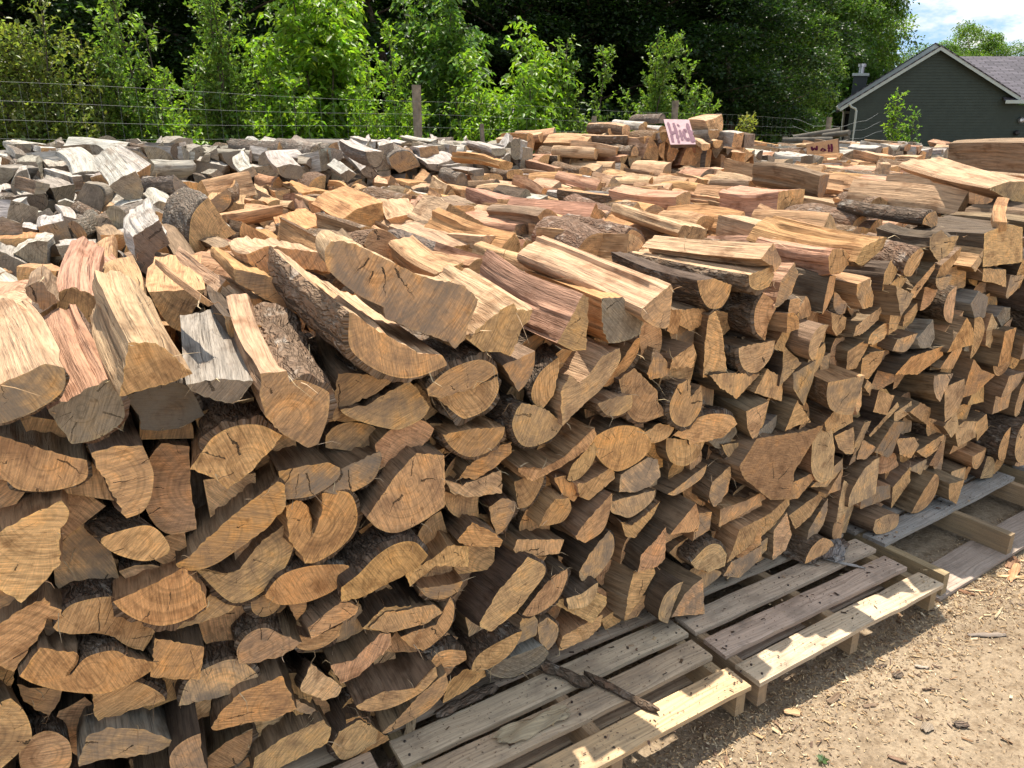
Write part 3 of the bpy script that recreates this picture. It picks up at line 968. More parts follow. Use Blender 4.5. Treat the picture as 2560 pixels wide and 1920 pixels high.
D y-.1|1550,540 1560,480 1640,400 1685,340 1680,500 1640,540 1540,570|c=dp B=1 n=tall_log_with_glossy_red-brown_bark_on_its_left_side_near_the_pallet
D y-.06|1490,690 1520,570 1620,545 1625,590 1550,720 1470,830|c=bf
D y-.04|1490,740 1580,705 1570,770 1530,820 1470,830|c=bf
D y0|1340,840 1400,800 1460,830 1400,870 1360,890|c=bf
D y-.05|1845,400 1860,260 1940,250 1930,340 1850,390|c=bf
D y-.08|1840,520 1920,440 1980,430 2020,480 2010,540 1930,570 1860,550|c=bt B=1 n=rounded_log_end_resting_one_above_the_pallet_boards
D y-.06|1785,640 1830,570 1870,560 1985,580 1930,640 1850,685 1800,670|c=df
D y-.05|2080,480 2090,400 2212,330 2212,420 2100,500|c=bf
D y-.04|2020,590 2060,520 2212,440 2212,500 2100,600|c=bt
D y-.05|1930,180 1940,110 2040,0 2045,50 2030,130 1970,205|c=bf
D y-.04|1990,310 2010,240 2200,150 2212,210 2100,270|c=bf
D y-.05|1710,140 1780,90 1910,-10 1880,60 1760,140|c=bf
D y-.05|70,880 150,800 250,790 390,760 440,800 350,860 160,905|c=bf
D y-.04|240,930 320,900 420,870 490,730 510,780 490,880 400,970 350,1000 290,980|c=bf B=1
D y-.05|390,1090 430,1030 490,1010 575,1015 580,1060 540,1085 460,1100|c=df B=1
D y-.08|630,1100 680,1020 860,920 880,930 830,1020 740,1090 660,1120|c=bf n=half-round_log_with_a_wide_flat_top_resting_low_by_the_pallet
D y-.05|870,970 900,830 960,810 980,850 970,920|c=bf
D y-.04|985,870 1040,835 1090,880 1080,950 1040,1000 1000,960|c=bf B=1
D y-.04|720,1130 760,1080 1000,990 1030,1030 990,1080 880,1140 800,1155|c=gg n=grey_log_end_crazed_with_black_cracks_touching_the_pallet
D y-.02|470,1290 500,1180 580,1120 710,1130 650,1180 580,1230|c=do
D y-.08|140,1450 200,1400 330,1260 460,1150 465,1230 380,1330 270,1400 160,1455|c=bf n=lowest_broad_log_end_next_to_the_pallet_corner
D y-.1|0,1310 130,1240 300,1220 400,1110 410,1160 330,1240 200,1310 100,1335 20,1330|c=bf
D y-.05|1110,1000 1130,930 1330,820 1320,880 1260,940 1130,1000|c=bf
D y-.03|-70,1400 0,1380 150,1500 0,1580 -70,1560|c=bo
E y-.1|310,960 420,920 480,900 485,960 450,1040 380,1065 320,1040|b=-430,840 c=tf L=.58 B=1 n=long_bowed_slab_with_a_lit_flat_top_and_D-shaped_end
E y-.12|390,850 480,740 535,860 530,890 490,940 480,900|b=-330,790 c=tf L=.52 n=long_wedge_with_a_dark_rotten_lower_side
E y-.1|860,840 890,780 960,780 1010,830 1000,890 940,950 870,950|b=500,770 c=pf
E y-.15|1040,870 1100,770 1210,710 1265,700 1230,780 1150,850 1090,895|b=420,640 c=of L=.5 n=long_orange_log_with_a_jagged_broken_end
E y-.1|1380,930 1420,840 1500,770 1520,800 1480,900 1430,970 1390,970|b=1130,770 c=pf B=1
E y-.15|1560,700 1640,650 1690,700 1760,690 1720,790 1660,840 1620,870 1560,780|b=1380,690 c=df B=1 n=log_end_with_a_bite-shaped_nick_in_its_top_edge
E z1.3|1520,570 1560,530 1600,520 1615,560 1613,600 1600,640 1510,610|b=1000,470 c=bf B=1 L=.48 n=purplish-barked_half_log_lying_on_top
E z1.3|1740,550 1760,500 1830,380 1832,450 1790,540|b=1010,375 c=tt L=.58 B=1 n=long_upturned_slab_with_a_smooth_cream_top
E y-.06|490,1180 540,1000 620,890 645,960 600,1090 530,1160|c=pf
E y-.07|820,1220 840,1110 870,980 910,980 890,1090 850,1180|c=df
E y-.03|900,1180 905,1080 985,1160 970,1220 930,1225|c=bf
E y-.06|1060,1100 1065,1030 1150,990 1150,1040 1170,1100 1160,1170 1100,1185|c=bf B=1 n=log_end_with_a_small_step_cut_in_its_right_edge
E y-.05|1235,1060 1250,950 1290,870 1335,930 1300,1000|c=df
E y-.02|1280,1040 1340,980 1400,990 1350,1060 1310,1065|c=bf
E y-.06|1435,1110 1440,1060 1590,890 1585,930 1460,1110|c=bf
E y-.06|1600,1000 1640,900 1770,780 1760,830 1680,950 1620,1020|c=bf
E y-.06|360,1330 360,1200 410,1100 500,1170 440,1300 420,1400|c=bf
E y-.05|480,1460 510,1420 560,1330 650,1230 640,1290 590,1370 550,1480|c=bf
E y-.05|890,1330 885,1230 980,1260 970,1330 920,1375|c=bf
E y-.05|1040,1380 1060,1310 1230,1180 1200,1270 1100,1360|c=bt
E y-.05|1140,1430 1160,1370 1250,1300 1275,1330 1240,1400 1180,1435|c=bf
E y-.04|1280,1370 1290,1240 1370,1230 1330,1330|c=bf
E y-.04|1380,1310 1390,1240 1470,1160 1470,1210|c=bf
E y-.06|250,1470 320,1450 480,1420 450,1530 370,1620 290,1610 255,1540|c=bt B=1 n=pale_D-shaped_log_end_alone_in_a_dark_hollow
E y-.04|690,1640 730,1540 830,1440 830,1500 790,1600 740,1659|c=bf
E y-.03|800,1670 810,1540 870,1510 860,1600 830,1670|c=bf
E y-.04|990,1610 1000,1490 1140,1400 1130,1450 1050,1600|c=bf
E y-.04|1090,1659 1100,1540 1160,1500 1240,1490 1220,1560 1140,1670|c=bf
E y-.03|1310,1480 1340,1410 1470,1370 1440,1430 1390,1485|c=bt
E y-.04|1500,1460 1480,1400 1580,1280 1590,1400 1560,1460|c=gg
E y-.04|1670,1350 1690,1320 1790,1220 1770,1290 1710,1370|c=bt
E y-.05|1340,1640 1440,1530 1640,1460 1640,1520 1480,1640|c=bo
E y-.04|1640,1600 1700,1510 1770,1430 1780,1480 1720,1600|c=bf
E y-.03|1800,1480 1820,1380 1860,1400 1850,1490|c=gg
E y-.06|1930,1000 1940,920 2080,930 2080,1040 2000,1010|c=bt
E y-.05|2090,1100 2120,970 2212,970 2160,1060 2100,1120|c=bt
E y-.06|1850,900 1960,750 1960,800 1880,930|c=bt
E y-.05|1940,890 1950,680 2100,620 2190,640 2190,860|c=bf L=.3 n=big_squarish_block_end_high_on_the_right_of_the_front_face
E y-.04|2030,1250 2070,1190 2115,1190 2110,1260 2060,1310|c=gg
E y-.03|2040,1340 2130,1260 2100,1360|c=bt
E y-.05|1955,1350 1990,1240 2035,1330 2000,1470 1950,1440|c=bt
E y-.05|1850,1160 1900,1080 1960,1120 1940,1240 1880,1280|c=gg
G y-.09|270,625 380,450 690,400 800,360 615,655 600,830 465,835 300,700|c=bb L=.2 B=0 n=big_flat_brown_slab_face_set_crosswise
G y-.05|135,480 370,450 385,570 270,620 170,550|c=bf
G y-.04|370,200 450,165 400,370 370,300|c=bf
G y-.05|360,110 440,-40 540,20 530,165|c=bf
G y-.06|40,830 60,740 175,635 180,700 120,860 70,895|c=bf
G y-.05|120,1030 130,920 300,860 430,790 440,830 300,930|c=bf
G y-.06|180,1270 230,1150 260,1060 450,960 570,850 575,900 480,1030 330,1160|c=bf n=long_sloping_log_end_low_beside_the_pallet_joint
G y-.05|480,1260 490,1070 570,960 600,1100 560,1200|c=bt
G y-.05|600,960 780,830 810,850 740,960 640,1045|c=bf
G y-.04|710,1190 730,1060 850,860 850,930 820,1030|c=bf
G y-.03|860,810 960,640 950,700 940,780|c=bf
G y-.05|920,1000 940,860 970,730 1035,790 1030,870|c=bt
G y-.04|600,840 620,740 740,680 750,720 650,840|c=bo
G y-.04|750,760 830,690 950,580 950,640 850,760|c=bf
G y-.03|1090,910 1100,780 1280,760 1280,840|c=bb
G y-.03|170,1390 230,1260 430,1130 420,1210 280,1330|c=bt
G y-.05|360,430 370,390 500,280 490,350 440,440|c=gg
G y-.05|650,380 715,250 705,330|c=db
G y-.05|840,320 900,250 950,270 940,340 850,380|c=bf
G y-.06|1060,260 1020,80 1090,30 1085,200|c=tt n=pale_sliver_of_wood_wedged_upright_between_logs
G y-.06|1150,400 1330,190 1340,220 1160,410|c=dt
G y-.04|1320,260 1430,180 1430,250 1320,320|c=bt
G y-.04|1110,80 1130,30 1200,100 1160,150|c=bf
G y-.05|1030,550 1050,450 1110,330 1150,320 1080,480|c=bf
G y-.05|1060,570 1100,450 1190,500 1120,570|c=bf
G y-.05|1190,520 1310,330 1380,330 1300,530 1270,555|c=bb
G y-.06|1000,620 1050,500 1045,590|b=800,480 c=db B=1
G y-.04|1300,900 1310,770 1420,640 1420,730|c=bf
G y-.03|1420,640 1530,580 1560,610 1500,680|c=bt
G y-.04|1560,610 1600,540 1640,460 1650,540 1610,620|c=bb
G y-.04|1480,520 1650,410 1660,470 1540,560|c=bf
G y-.05|1340,440 1450,430 1480,480 1430,560 1360,540|c=bf
G y-.04|1660,350 1740,260 1760,360 1710,420|c=bt
G y-.04|1540,330 1430,250 1500,190 1570,230|c=bf
G y-.03|1760,480 1740,370 1800,320 1880,320 1870,420|c=bt
G y-.03|1880,330 1950,270 1960,360 1890,440|c=bf
H z1.25|680,590 700,540 830,450 890,440 980,540 1035,640 930,640 800,600 700,620|b=760,450 c=tb n=tan_dome-shaped_log_end_among_bleached_logs
H z1.3|230,540 280,450 330,445 420,500 400,550 300,580|b=110,310 c=wd n=bleached_log_with_a_dark_five-sided_end
H z1.32|-60,360 0,340 60,330 130,390 160,450 155,500 80,500 0,490 -60,470|c=wg
H z1.3|500,550 520,500 580,470 640,450 650,510 580,560|b=480,330 c=wg B=1 n=log_in_pale_scaly_bark_beside_the_white_plank
H z1.22|-60,640 0,610 100,600 200,640 285,710 230,770 120,760 30,720 -60,700|b=20,520 c=wb n=bleached-topped_half_log_at_the_left_edge
H z1.27|500,640 560,620 650,650 560,740 500,700|c=wg
H z1.15|290,930 440,905 560,960 600,1000 540,1040 400,1030|b=400,760 c=wg n=bleached_log_with_swirling_grain_on_top
H z1.3|1240,470 1330,420 1470,490 1570,460 1700,470 1820,560 1800,590 1650,590 1560,570 1460,520 1270,525|c=go n=wavy_orange_log_end_among_the_grey_logs
H z1.28|1300,680 1370,630 1500,660 1450,720 1380,750|b=1330,560 c=wg
H y4.4|1000,290 1010,220 1090,195 1190,200 1250,250 1300,320 1230,290 1160,275 1080,310|c=wg
H y5.1|770,190 780,140 840,90 930,65 1010,100 1060,170 1000,200 960,165 860,160|c=wg n=arched_grey_log_end_on_the_skyline_of_the_weathered_pile
H y5.1|1080,190 1090,100 1180,90 1230,130 1190,190|c=wg
H y5.1|1190,150 1290,130 1370,190 1260,240 1190,225|c=gg
H y5.1|1370,170 1540,85 1660,90 1670,140 1600,200 1440,220 1380,190|c=gg
H y4.75|1620,220 1680,170 1740,155 1810,220 1830,280 1780,310 1690,330 1650,270|c=gg n=big_round_grey_log_end_in_the_weathered_pile
H y4.8|1820,210 1890,150 1970,250 1860,265|c=gd n=dark_triangular_log_end_in_the_weathered_pile
H y4.55|1500,370 1510,320 1640,270 1610,350 1550,405|c=wg
H z1.36|1810,400 1880,360 1930,400 1870,450|c=gg
H y4.6|1340,330 1400,290 1470,340 1400,380|c=wg
H z1.25|130,950 170,850 330,880 250,950|c=wd
I z1.36|-40,250 0,240 60,230 100,250 90,310 40,345 0,320 -40,300|b=60,110 c=wg
I z1.36|180,340 290,310 390,330 410,370 400,440 250,430 200,390|b=200,230 c=wg n=white-topped_double_dome_log_in_the_weathered_pile
I z1.36|480,360 560,220 660,240 665,360 560,350|c=gg n=grey_wedge-shaped_log_end_with_a_steep_left_side
I z1.32|730,400 800,360 870,400 790,470|b=690,300 c=wg
I z1.34|905,370 990,290 1060,400 1000,430 930,410|b=820,190 c=wg n=grey_log_with_a_kite-shaped_end
I z1.34|1150,260 1220,210 1320,205 1380,260 1420,330 1300,370 1240,390 1170,330|b=1150,190 c=wb n=thick_round_tan_log_end_in_the_weathered_pile
I z1.36|1480,310 1580,310 1730,260 1710,300 1600,370 1500,350|b=1450,230 c=wg
I z1.34|1680,320 1820,300 1825,390 1720,400|c=gg
I z1.34|1830,370 1970,350 1975,410 1890,415|c=gg
I z1.28|1270,400 1500,350 1520,370 1500,400 1290,430|c=gg
I z1.2|1130,790 1200,770 1440,730 1370,830 1290,905 1230,870|b=1190,650 c=tf
I z1.2|1690,680 1720,670 1880,670 1930,910 1830,870 1700,800|b=1500,700 c=bf n=upright_rectangular_log_end_standing_tall_on_top
I y5.3|2060,150 2200,110 2230,140 2190,190 2100,185|c=gg
J z1.22|925,650 960,560 1010,480 1050,465 1130,520 1165,590 1140,630 1060,670|b=450,430 c=pf B=1 n=ragged_log_with_a_quarter-round_end_and_shaggy_bark_on_top
J z1.24|1190,575 1370,470 1390,520 1380,540 1290,560|b=900,330 c=of
J z1.22|0,240 120,110 155,130 170,200 110,250 20,270|b=-120,150 c=bg B=1
J z1.22|190,270 230,200 310,170 330,270 260,290|b=100,200 c=wg
K z1.26|915,515 980,310 1065,315 1020,525|c=tt L=.035 B=0 n=upright_scrap_of_pale_plank_stuck_in_the_top_of_the_pile
K z1.3|960,330 965,240 1105,250 1080,330|b=830,230 c=tf n=squared_pale_log_end_far_back_on_the_right
"""
# logs lying with only a side in view: tile, near end, far end, width, height (m), roll, cross-section, height of centre
LYING = """
J 1560,505 990,275 .17 .06 -12 slab 1.30|c=tt B=0 n=smooth_pale_bowed_plank-like_log
J 1480,270 870,190 .14 .14 8 box 1.30|c=pf n=two-stepped_pinkish_block_lying_sideways
K 190,660 -300,640 .15 .14 0 box 1.33|c=pf L=.5 n=rugged_pinkish_log_with_a_black_gap_beneath
J 600,55 70,45 .11 .10 0 tri 1.27|c=of n=straight_orange_beam_with_a_triangular_end
J 760,235 330,175 .13 .08 0 slab 1.24|c=wg
J 1200,70 880,100 .12 .09 0 tri 1.27|c=tf
J 1660,150 1320,110 .13 .13 20 half 1.25|c=of
J 1970,450 1330,410 .12 .11 0 tri 1.27|c=of L=.5 n=flat-topped_log_with_a_dark_arrowhead_end
K 470,520 -90,355 .16 .16 0 half 1.34|c=bb L=.5 B=1 n=thick_bark-covered_log_tilted_up_at_its_far_end
K 800,850 200,750 .13 .09 0 half 1.27|c=pf n=pink_ribbed_log_with_a_frayed_knot_at_its_near_end
K 930,440 480,410 .13 .11 0 half 1.27|c=of B=1
K 2150,560 1450,270 .30 .10 -18 tri 1.42|c=tt L=.62 n=huge_splayed_slab_with_a_sharp_lit_ridge
K 1900,560 1100,500 .20 .12 0 box 1.36|c=tf L=.55
K 2330,240 1640,230 .22 .20 10 box 1.52|c=bb L=.6 B=0 n=massive_brown_log_on_the_skyline_at_the_right_edge
K 2000,850 2260,600 .05 .04 0 box 1.33|c=oo L=.35 B=0 n=narrow_orange_stick_sticking_up_at_the_right_edge
H 760,425 560,120 .17 .06 0 slab 1.42|c=ww B=0 n=broad_bleached_white_plank-like_log
H 420,680 190,560 .11 .06 0 slab 1.30|c=wg
H 880,740 740,615 .19 .07 0 slab 1.25|c=tt n=pale_pink_flat-topped_log_behind_the_pink_leaning_one
H 2150,390 2090,190 .10 .06 20 box 1.42|c=ww n=narrow_white_log_leaning_at_a_steep_angle
H 330,190 60,130 .20 .10 0 slab 1.50|c=wg B=0 n=bleached_chunk_with_a_torn_right_edge_at_the_far_left
H 1130,530 900,200 .15 .13 30 half 1.40|c=wg B=1
H 1080,900 1000,740 .16 .07 0 slab 1.22|c=of
I 2160,330 1710,235 .15 .06 -6 slab 1.44|c=of B=0 n=single_fresh_tan_slab_on_the_grey_pile
I 1780,450 1640,360 .09 .09 0 half 1.34|c=wg
I 1400,505 1120,470 .20 .06 0 slab 1.26|c=of n=flat_tan_slab_just_in_front_of_the_dark_gap
I 520,610 250,490 .26 .09 0 slab 1.22|c=oo n=wide_orange_slab_with_a_stick_beside_it
I 1880,660 1240,580 .11 .07 0 half 1.24|c=gg L=.5 B=0
C 830,280 380,90 .17 .10 0 tri 1.26|c=of n=long_lit_slab_sloping_down_to_the_front_edge
C 580,405 150,185 .11 .10 0 half 1.22|c=gg B=1 L=.48 n=grey_weathered_log_with_a_long_black_crack
I 800,560 560,400 .03 .03 0 box 1.36|c=oo L=.12 B=0 n=short_orange_stick_poking_up_from_the_top
I 520,200 150,120 .12 .09 0 half 1.52|c=wg
I 1030,270 780,110 .13 .10 0 half 1.50|c=wg
I 1500,190 1150,130 .12 .10 0 half 1.50|c=wg
I 2100,210 1900,110 .10 .05 0 slab 1.55|c=ww
I 2080,480 1700,500 .10 .07 0 half 1.28|c=bg
I 2250,560 1920,540 .15 .09 0 half 1.25|c=tf
"""
MOUND = """
M 580,345 270,320 .10 .11 0 round f7.4|c=tf B=0 n=smooth_pale_round_log_low_on_the_left_of_the_mound
M 725,335 300,262 .11 .10 0 half f7.5|c=tt n=long_pale_log_slanting_across_the_mound
M 800,252 410,240 .11 .09 0 half f7.7|c=tf n=long_tan_log_midway_up_the_mound
M 790,190 525,165 .13 .10 0 slab f7.8|c=tt n=thick_cream_slab_near_the_top_of_the_mound
M 915,150 705,120 .08 .08 0 round f8.0|c=wf B=0
M 1040,105 830,110 .10 .08 0 half f8.2|c=gg B=1
M 1410,160 1250,165 .18 .19 20 half f7.8|c=tt B=0 n=thick_smooth_pale_log_right_of_the_lettered_sign
M 1395,215 1270,215 .12 .10 0 half f7.6|c=wb
M 1560,250 1420,240 .11 .13 0 box f7.6|c=wf B=1
M 1640,255 1580,240 .10 .12 0 box f7.7|c=dg
M 850,325 640,310 .09 .09 0 half f7.4|c=tf B=1
M 940,260 760,250 .10 .09 0 half f7.5|c=ff
M 290,265 90,250 .10 .09 0 half f8.0|c=of
M 400,240 140,225 .08 .07 0 half f8.2|c=ff
M 1340,300 1220,220 .10 .06 0 slab f7.3|c=tt B=0
M 1420,280 1280,260 .11 .07 0 half f7.5|c=tf
M 1050,230 970,235 .09 .09 0 half f7.5|c=wb
M 1040,180 960,165 .08 .08 0 round f7.8|c=wb B=0
M 900,160 800,160 .08 .07 0 half f7.9|c=gf
"""
TILES['M'] = (1280, 260, .3617)


def on_f(p, f):
    d = ray(p)
    h = d[0] * math.sin(YAW) + d[1] * math.cos(YAW)
    return CAM + d * (f / h)


def parse_opts(s):
    o = {}
    for w in s.split():
        k, v = w.split('=', 1)
        o[k] = v
    return o


LOGS = []       # every split log of the place, as a spec
RNG = random.Random(7)


def add_spec(poly, P, e1, e2, a, L, **kw):
    s = dict(poly=np.asarray(poly, float), P=np.asarray(P, float), e1=e1, e2=e2, a=a, L=L, seed=len(LOGS) * 7 + 13, lod=0, bark=0.0)
    s.update(kw)
    LOGS.append(s)
    return s


def colours(o, rng, default='bf'):
    c = o.get('c', default)
    return c[0], c[1]


for line in TRACED.strip().splitlines():
    head, pts, opts = line.split('|')
    tile, where = head.split()
    o = parse_opts(opts)
    pix = [px(tile, tuple(float(q) for q in p.split(','))) for p in pts.split()]
    cen = (sum(p[0] for p in pix) / len(pix), sum(p[1] for p in pix) / len(pix))
    if where[0] == 'y':
        y = float(where[1:]) * (.65 if where[1] == '-' else 1)
    else:
        low = max(pix, key=lambda p: p[1])
        y = on_z((cen[0] * .5 + low[0] * .5, low[1]), float(where[1:]))[1]
    P = on_y(cen, y)
    L = float(o.get('L', RNG.uniform(.38, .44)))
    if 'b' in o:
        bp = px(tile, tuple(float(q) for q in o['b'].split(',')))
        a = back_dir(P, bp, L)
        a = a * np.array([1, 1, 1]) + np.array([0, 0.25, 0])
        a /= np.linalg.norm(a)
    else:
        a = np.array([RNG.gauss(0, .07), 1.0, RNG.gauss(0, .035) - .01])
        a /= np.linalg.norm(a)
    # sawn plane: square to the log within a few degrees
    nrm = a * np.array([.55, 1, .55]) + np.array([RNG.gauss(0, .07), 0, RNG.gauss(0, .06)])
    nrm /= np.linalg.norm(nrm)
    e1, e2, a = frame_for(a)
    poly, sk = [], None
    pts3 = []
    for p in pix:
        d = ray(p)
        pts3.append(CAM + d * (((P - CAM) @ nrm) / (d @ nrm)))
    pts3 = np.array(pts3)
    if where[0] == 'y' and y < .25 and tile in 'BCDEG' and 'b' not in o:
        pts3 = P + (pts3 - P) * {'B': 1.06, 'C': 1.07}.get(tile, 1.10)
    rel = pts3 - P
    # split into cross-section (perpendicular to the axis) and the slant of the sawn face
    uv = np.c_[rel @ e1, rel @ e2]
    al = rel @ a
    sk = np.linalg.lstsq(uv, al, rcond=None)[0]
    ci, ce = colours(o, RNG)
    if ci == 'b' and RNG.random() < .3:
        ci = RNG.choice('dff')
    big = abs(0.5 * np.sum(uv[:, 0] * np.roll(uv[:, 1], -1) - np.roll(uv[:, 0], -1) * uv[:, 1]))
    bark = 1.0 if o.get('B') == '1' else (0.0 if o.get('B') == '0' else (RNG.random() < .6) * RNG.uniform(.4, 1))
    add_spec(uv, P, e1, e2, a, L, skew=sk, side=ci, end=ce, bark=bark, src='traced', name=o.get('n'), pix=cen,
             zone='front' if where[0] == 'y' and y < .25 else ('grey' if ci in 'wg' and P[1] > 1.9 else 'top'))

for data, zone in ((LYING, 'top'), (MOUND, 'mound')):
    for line in data.strip().splitlines():
        head, opts = line.split('|')
        tile, f, r, w, h, roll, kind, zc = head.split()
        o = parse_opts(opts)
        fp, rp = (px(tile, tuple(float(q) for q in s.split(','))) for s in (f, r))
        P = on_f(fp, float(zc[1:])) if zc[0] == 'f' else on_z(fp, float(zc))
        L = float(o.get('L', .45))
        a = back_dir(P, rp, L)
        a = a * np.array([1, 1, .8]) + np.array([0, .3, 0])
        e1, e2, a = frame_for(a / np.linalg.norm(a))
        poly = np.asarray(shape(kind, float(w), float(h), RNG))
        q = R(float(roll)) + (math.pi if kind == 'half' and RNG.random() < .6 else 0)
        poly = poly @ np.array([[math.cos(q), math.sin(q)], [-math.sin(q), math.cos(q)]])
        ci, ce = colours(o, RNG)
        bark = 1.0 if o.get('B') == '1' else (0.0 if o.get('B') == '0' else (RNG.random() < .5) * RNG.uniform(.4, 1))
        mid = proj(P + a * L * .5)
        z_ = zone if zone == 'mound' else ('grey' if ci in 'wg' and P[1] > 1.9 else 'top')
        add_spec(poly, P, e1, e2, a, L, skew=np.array([RNG.gauss(0, .08), RNG.gauss(0, .08)]), side=ci, end=ce, bark=bark,
                 src='lying', name=o.get('n'), pix=mid, zone=z_, bend=.02, rough=1.3)


# ------------------------------------------------------------------ the rest of the pile: dropped log by log onto a skyline
def rand_shape(rng, k):
    r = rng.random()
    d = rng.uniform(.085, .155) * k
    if r < .30:
        return 'half-round', shape('half', d * 1.45, d * .72, rng)
    if r < .52:
        return 'quarter', shape('quarter', d * 1.05, d * 1.05, rng)
    if r < .66:
        return 'wedge', shape('wedge', d * 1.3, d, rng)
    if r < .80:
        return 'slab', shape('slab', d * 1.5, d * .7, rng)
    if r < .92:
        return 'squared', shape('box', d * 1.15, d * .85, rng)
    return 'three-sided', shape('tri', d * 1.4, d, rng)


RES = 0.01


_T = np.linspace(0, 1, 14, endpoint=False)[None, :, None]


def profile(p):
    q = (p[:, None, :] + (np.roll(p, -1, 0) - p)[:, None, :] * _T).reshape(-1, 2)
    c = np.floor(q[:, 0] / RES).astype(int)
    c0 = int(c.min())
    n = int(c.max()) - c0 + 1
    lo, hi = np.full(n, 9.0), np.full(n, -9.0)
    np.minimum.at(lo, c - c0, q[:, 1])
    np.maximum.at(hi, c - c0, q[:, 1])
    if n > 2:
        bad = lo > 8
        if bad.any():
            lo[bad] = np.interp(np.where(bad)[0], np.where(~bad)[0], lo[~bad])
            hi[bad] = np.interp(np.where(bad)[0], np.where(~bad)[0], hi[~bad])
    return c0 * RES, lo, hi


PRS = np.random.RandomState(4)


def pack(x0, x1, H, goal, rng, k=1.0, limit=4000):
    n = len(H)
    xs = x0 + (np.arange(n) + .5) * RES
    G = goal(xs)
    out = []
    miss = np.zeros(n, int)
    for _ in range(limit):
        need = H < G - .035 * k
        if not need.any():
            break
        score = np.where(need, H - G * .3 + PRS.rand(n) * .06, 99)
        col = int(np.argmin(score))
        best = None
        kind, p = rand_shape(rng, k * (1 - .17 * miss[col]))
        for _r in range(3):
            q = rng.choice((0, math.pi / 2, math.pi, -math.pi / 2)) + rng.gauss(0, .25)
            pp = p @ np.array([[math.cos(q), math.sin(q)], [-math.sin(q), math.cos(q)]])
            dx, lo, hi = profile(pp)
            m = len(lo)
            for s in (-m // 2, -m * 3 // 4, -m // 4, -2, -m + 2):
                i0 = col + s
                if i0 < 0 or i0 + m > n:
                    continue
                seg = H[i0:i0 + m]
                z = float((seg - lo).max())
                waste = float((z + lo - seg).sum()) * RES + .25 * m * RES * (z + hi.max() - H[col])
                if best is None or waste < best[0]:
                    best = (waste, i0, z, pp, dx, lo, hi)
        if best is None:
            H[col] = 9
            continue
        _, i0, z, pp, dx, lo, hi = best
        m = len(lo)
        if z + hi.max() > G[col] + .085 * k:
            miss[col] += 1
            if miss[col] > 3:
                H[max(0, col - 2):col + 3] = np.maximum(H[max(0, col - 2):col + 3], G[col])
            continue
        H[i0:i0 + m] = np.maximum(H[i0:i0 + m], z + hi)
        out.append((kind, pp + np.array([x0 + i0 * RES - dx, z]), float(H[i0:i0 + m].max())))
    return out


# silhouettes of the measured front logs, so that the rest only shows between and beyond them
FX0, FZ0 = -.6, 0.0
OCC = np.zeros((620, 150), bool)
gx, gz = np.meshgrid(FX0 + (np.arange(620) + .5) * .01, FZ0 + (np.arange(150) + .5) * .01, indexing='ij')
for s in LOGS:
    if s['zone'] != 'front':
        continue
    V = s['P'] + s['poly'][:, :1] * s['e1'] + s['poly'][:, 1:] * s['e2']
    x, z = V[:, 0], V[:, 2]
    ins = np.zeros_like(OCC)
    j = len(x) - 1
    for i in range(len(x)):
        cond = ((z[i] > gz) != (z[j] > gz)) & (gx < (x[j] - x[i]) * (gz - z[i]) / (z[j] - z[i] + 1e-12) + x[i])
        ins ^= cond
        j = i
    OCC |= ins

PITCH_Y = 0.455
prng = random.Random(21)


def goal_for(k, Y):
    ph = prng.uniform(0, 6)

    def g(x):
        h = 1.19 + .035 * np.sin(x * 2.1 + ph) + .02 * np.sin(x * 5.3 + ph * 2)
        if k == 0:
            return np.where(x < 3.2, 1.10, 1.10 + np.clip((x - 3.2) / .5, 0, 1) * .2)
        h = h + np.clip((x - 3.0) / 3.0, 0, 1) * .04
        left = np.clip((.9 - x) / .5, 0, 1)
        if Y > 1.8:
            h = h + left * np.clip((Y - 1.8) / 2.5, 0, 1) * .28
        if 3.8 < Y < 4.3:
            h = np.where((x > .7) & (x < 4.0), .95, h)
        if Y >= 4.3:
            h = np.where(x < 4.1, 1.46 + .04 * np.sin(x * 3 + ph), h)
        if 3.8 < Y < 5.3:
            h = np.maximum(h, 1.26 + .34 * np.exp(-((x - 5.25 - (4.3 - Y)) / .62) ** 2) + .16 * np.exp(-((x - 6.5) / .5) ** 2))
        if Y > 3.8:
            h = np.where(x > 6.8, 1.36 + .05 * np.sin(x * 1.7 + ph), h)
        return h
    return g


